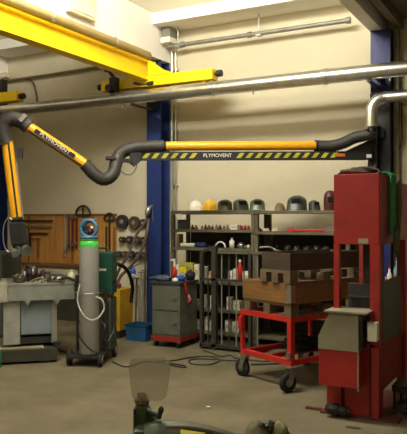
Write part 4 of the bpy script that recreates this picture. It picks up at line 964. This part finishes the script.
# ------------------------------------------------------------------ green machine in the foreground with clear shield
TM = 2.45
mo = at(185, 434, TM); mz = at(150, 424, TM).z
gm = thing('grinding_machine', 'green cast machine with clear splash shield and yellow label at the bottom edge', 'machine', (mo.x, mo.y, 0), YAW)
# local x = photo right, y = away, metres per pixel at this depth
q = TM/FPX
def lx(px): return (px-185)*q
def lz(py): return EYE+(HZ-py)*q
MB().box(lx(120), lx(236), -.12, .16, 0, .52, bev=.02).box(lx(128), lx(228), -.06, .06, .52, lz(450), bev=.01).build('pedestal', MACHG, gm)
hb = MB()
hb.tube(smoothpath([(lx(150),.0,lz(446)),(lx(164),.0,lz(443)),(lx(190),.0,lz(445)),(lx(216),.0,lz(451)),(lx(230),.0,lz(456))]), .083, 20)
hb.box(lx(134), lx(160), -.05, .06, lz(450), lz(427), bev=.015)
hb.build('casting', CASTG, gm)
MB().tube(smoothpath([(lx(166),-.035,lz(425.5)),(lx(190),-.03,lz(426)),(lx(216),-.03,lz(431)),(lx(234),-.03,lz(437))]), .014, 8).build('raised_rim', mat('rim_brown', (84,76,48), .6), gm)
lbm = MB(); lbm.tube([(lx(181+i*4), .10, lz(446.8+.05*i*i)) for i in range(7)], .0865, 20); 
# label: thin curved plate on the upper front of the casting
lv = []; NL = 8
for i in range(NL+1):
    for j in range(5):
        a = R(26+j*7); rr = .0905; cxp = 181+i*3; cz = lz(444.6+.13*(cxp-181))
        lv.append((lx(cxp), -rr*math.cos(a), cz+rr*math.sin(a)))
MB().add(lv, [(i*5+j, (i+1)*5+j, (i+1)*5+j+1, i*5+j+1) for i in range(NL) for j in range(4)], smooth=True).build('yellow_label', LABY, gm)
ps = MB().box(lx(133), lx(147), .03, .10, lz(446), lz(409), bev=.008)
ps.add([(lx(147),.03,lz(412)),(lx(163),.03,lz(434)),(lx(147),.03,lz(440)),(lx(147),.09,lz(412)),(lx(163),.09,lz(434)),(lx(147),.09,lz(440))], [(0,2,1),(3,4,5),(0,1,4,3),(1,2,5,4),(2,0,3,5)])
ps.build('shield_post', MACHG, gm)
MB().box(lx(132.6), lx(135), .025, .03, lz(444), lz(411)).box(lx(145), lx(147.4), .025, .03, lz(444), lz(411)).build('post_guard', BLKM, gm)
MB().blob((lx(140),.06,lz(405)), (.026,.026,.022), 95, .25, 3).blob((lx(141),.05,lz(400)), (.016,.016,.016), 96, .25, 3).cyl((lx(137),.05,lz(404)),(lx(137),.05,lz(397)),.005,n=8).cyl((lx(144),.05,lz(404)),(lx(144.5),.05,lz(398)),.005,n=8).build('clamp_knob', mat('knob_tan', (112,94,66), .6, var=.4, scale=40), gm)
MB().tube([(lx(147),.03,lz(413)),(lx(153),.02,lz(415)),(lx(158),.01,lz(416))], .011, 10).cyl((lx(158.5),.0,lz(418)),(lx(161),.0,lz(410)),.011,.009,n=10).blob((lx(161),0,lz(410)),(.011,.011,.014),97,.1).build('lever', BLKM, gm)
sh = []
def rr(x0,x1,z0,z1,r):
    P = []
    for cx, cz, a0 in ((x1-r,z1-r,0),(x0+r,z1-r,90),(x0+r,z0+r,180),(x1-r,z0+r,270)):
        for k in range(6): P.append((cx+r*math.cos(R(a0+k*18)), cz+r*math.sin(R(a0+k*18))))
    return P
pol = rr(lx(127), lx(170), lz(403), lz(360.5), .03)
pol = [(x+(.012 if z < lz(392) and x < lx(140) else (-.012 if z < lz(392) and x > lx(160) else 0)), z) for x, z in pol]
b = MB(); n_ = len(pol); tilt = lambda z: .03+(z-lz(403))*.12
b.add([(x, tilt(z), z) for x, z in pol]+[(x, tilt(z)+.004, z) for x, z in pol], [tuple(range(n_)), tuple(range(2*n_-1, n_-1, -1))]+[(i, n_+i, n_+(i+1) % n_, (i+1) % n_) for i in range(n_)])
b.build('clear_shield', SHIELD, gm)
MB().bar((lx(140),.05,lz(402)), (lx(140),.05,lz(396)), .03, .01).build('shield_clip', COPPER, gm)
# tan motor lump with dark cap
mt = thing('motor_housing', 'rounded tan housing with a dark cap at the bottom edge of the photo', 'motor', (mo.x, mo.y, 0) and (at(270,434,TM).x, at(270,434,TM).y, .0), YAW)
k2 = lambda px: (px-270)*q
MB().blob((k2(257),-.0,lz(443)), (.055,.06,.085), 101, .06, 2, n=18, m=28).blob((k2(279),-.0,lz(443)), (.045,.06,.078), 102, .08, 2, n=18, m=28).box(k2(247),k2(292),-.05,.05,0,lz(446)).build('housing', mat('khaki_housing', (104,96,60), .7, var=.2, scale=10), mt)
MB().blob((k2(268),-.0,lz(424.5)), (.03,.03,.012), 103, .3, 3).blob((k2(261),-.02,lz(424)), (.014,.014,.012), 104, .3, 3).build('cap', mat('cap_dark', (60,54,38), .6, var=.4, scale=30), mt)

# ------------------------------------------------------------------ camera
cam = bpy.data.cameras.new('camera'); co = bpy.data.objects.new('camera', cam); C.objects.link(co)
co.location = (0, 0, EYE); co.rotation_euler = (R(90), 0, YAW)
cam.sensor_fit = 'HORIZONTAL'; cam.sensor_width = 36; cam.lens = FPX/407*36; cam.shift_y = (HZ-217)/407
cam.clip_start = .05
sc = bpy.context.scene; sc.camera = co
sc.view_settings.view_transform = 'Standard'; sc.view_settings.look = 'None'; sc.view_settings.gamma = 1
sc.view_settings.use_curve_mapping = False; sc.view_settings.exposure = 0.0
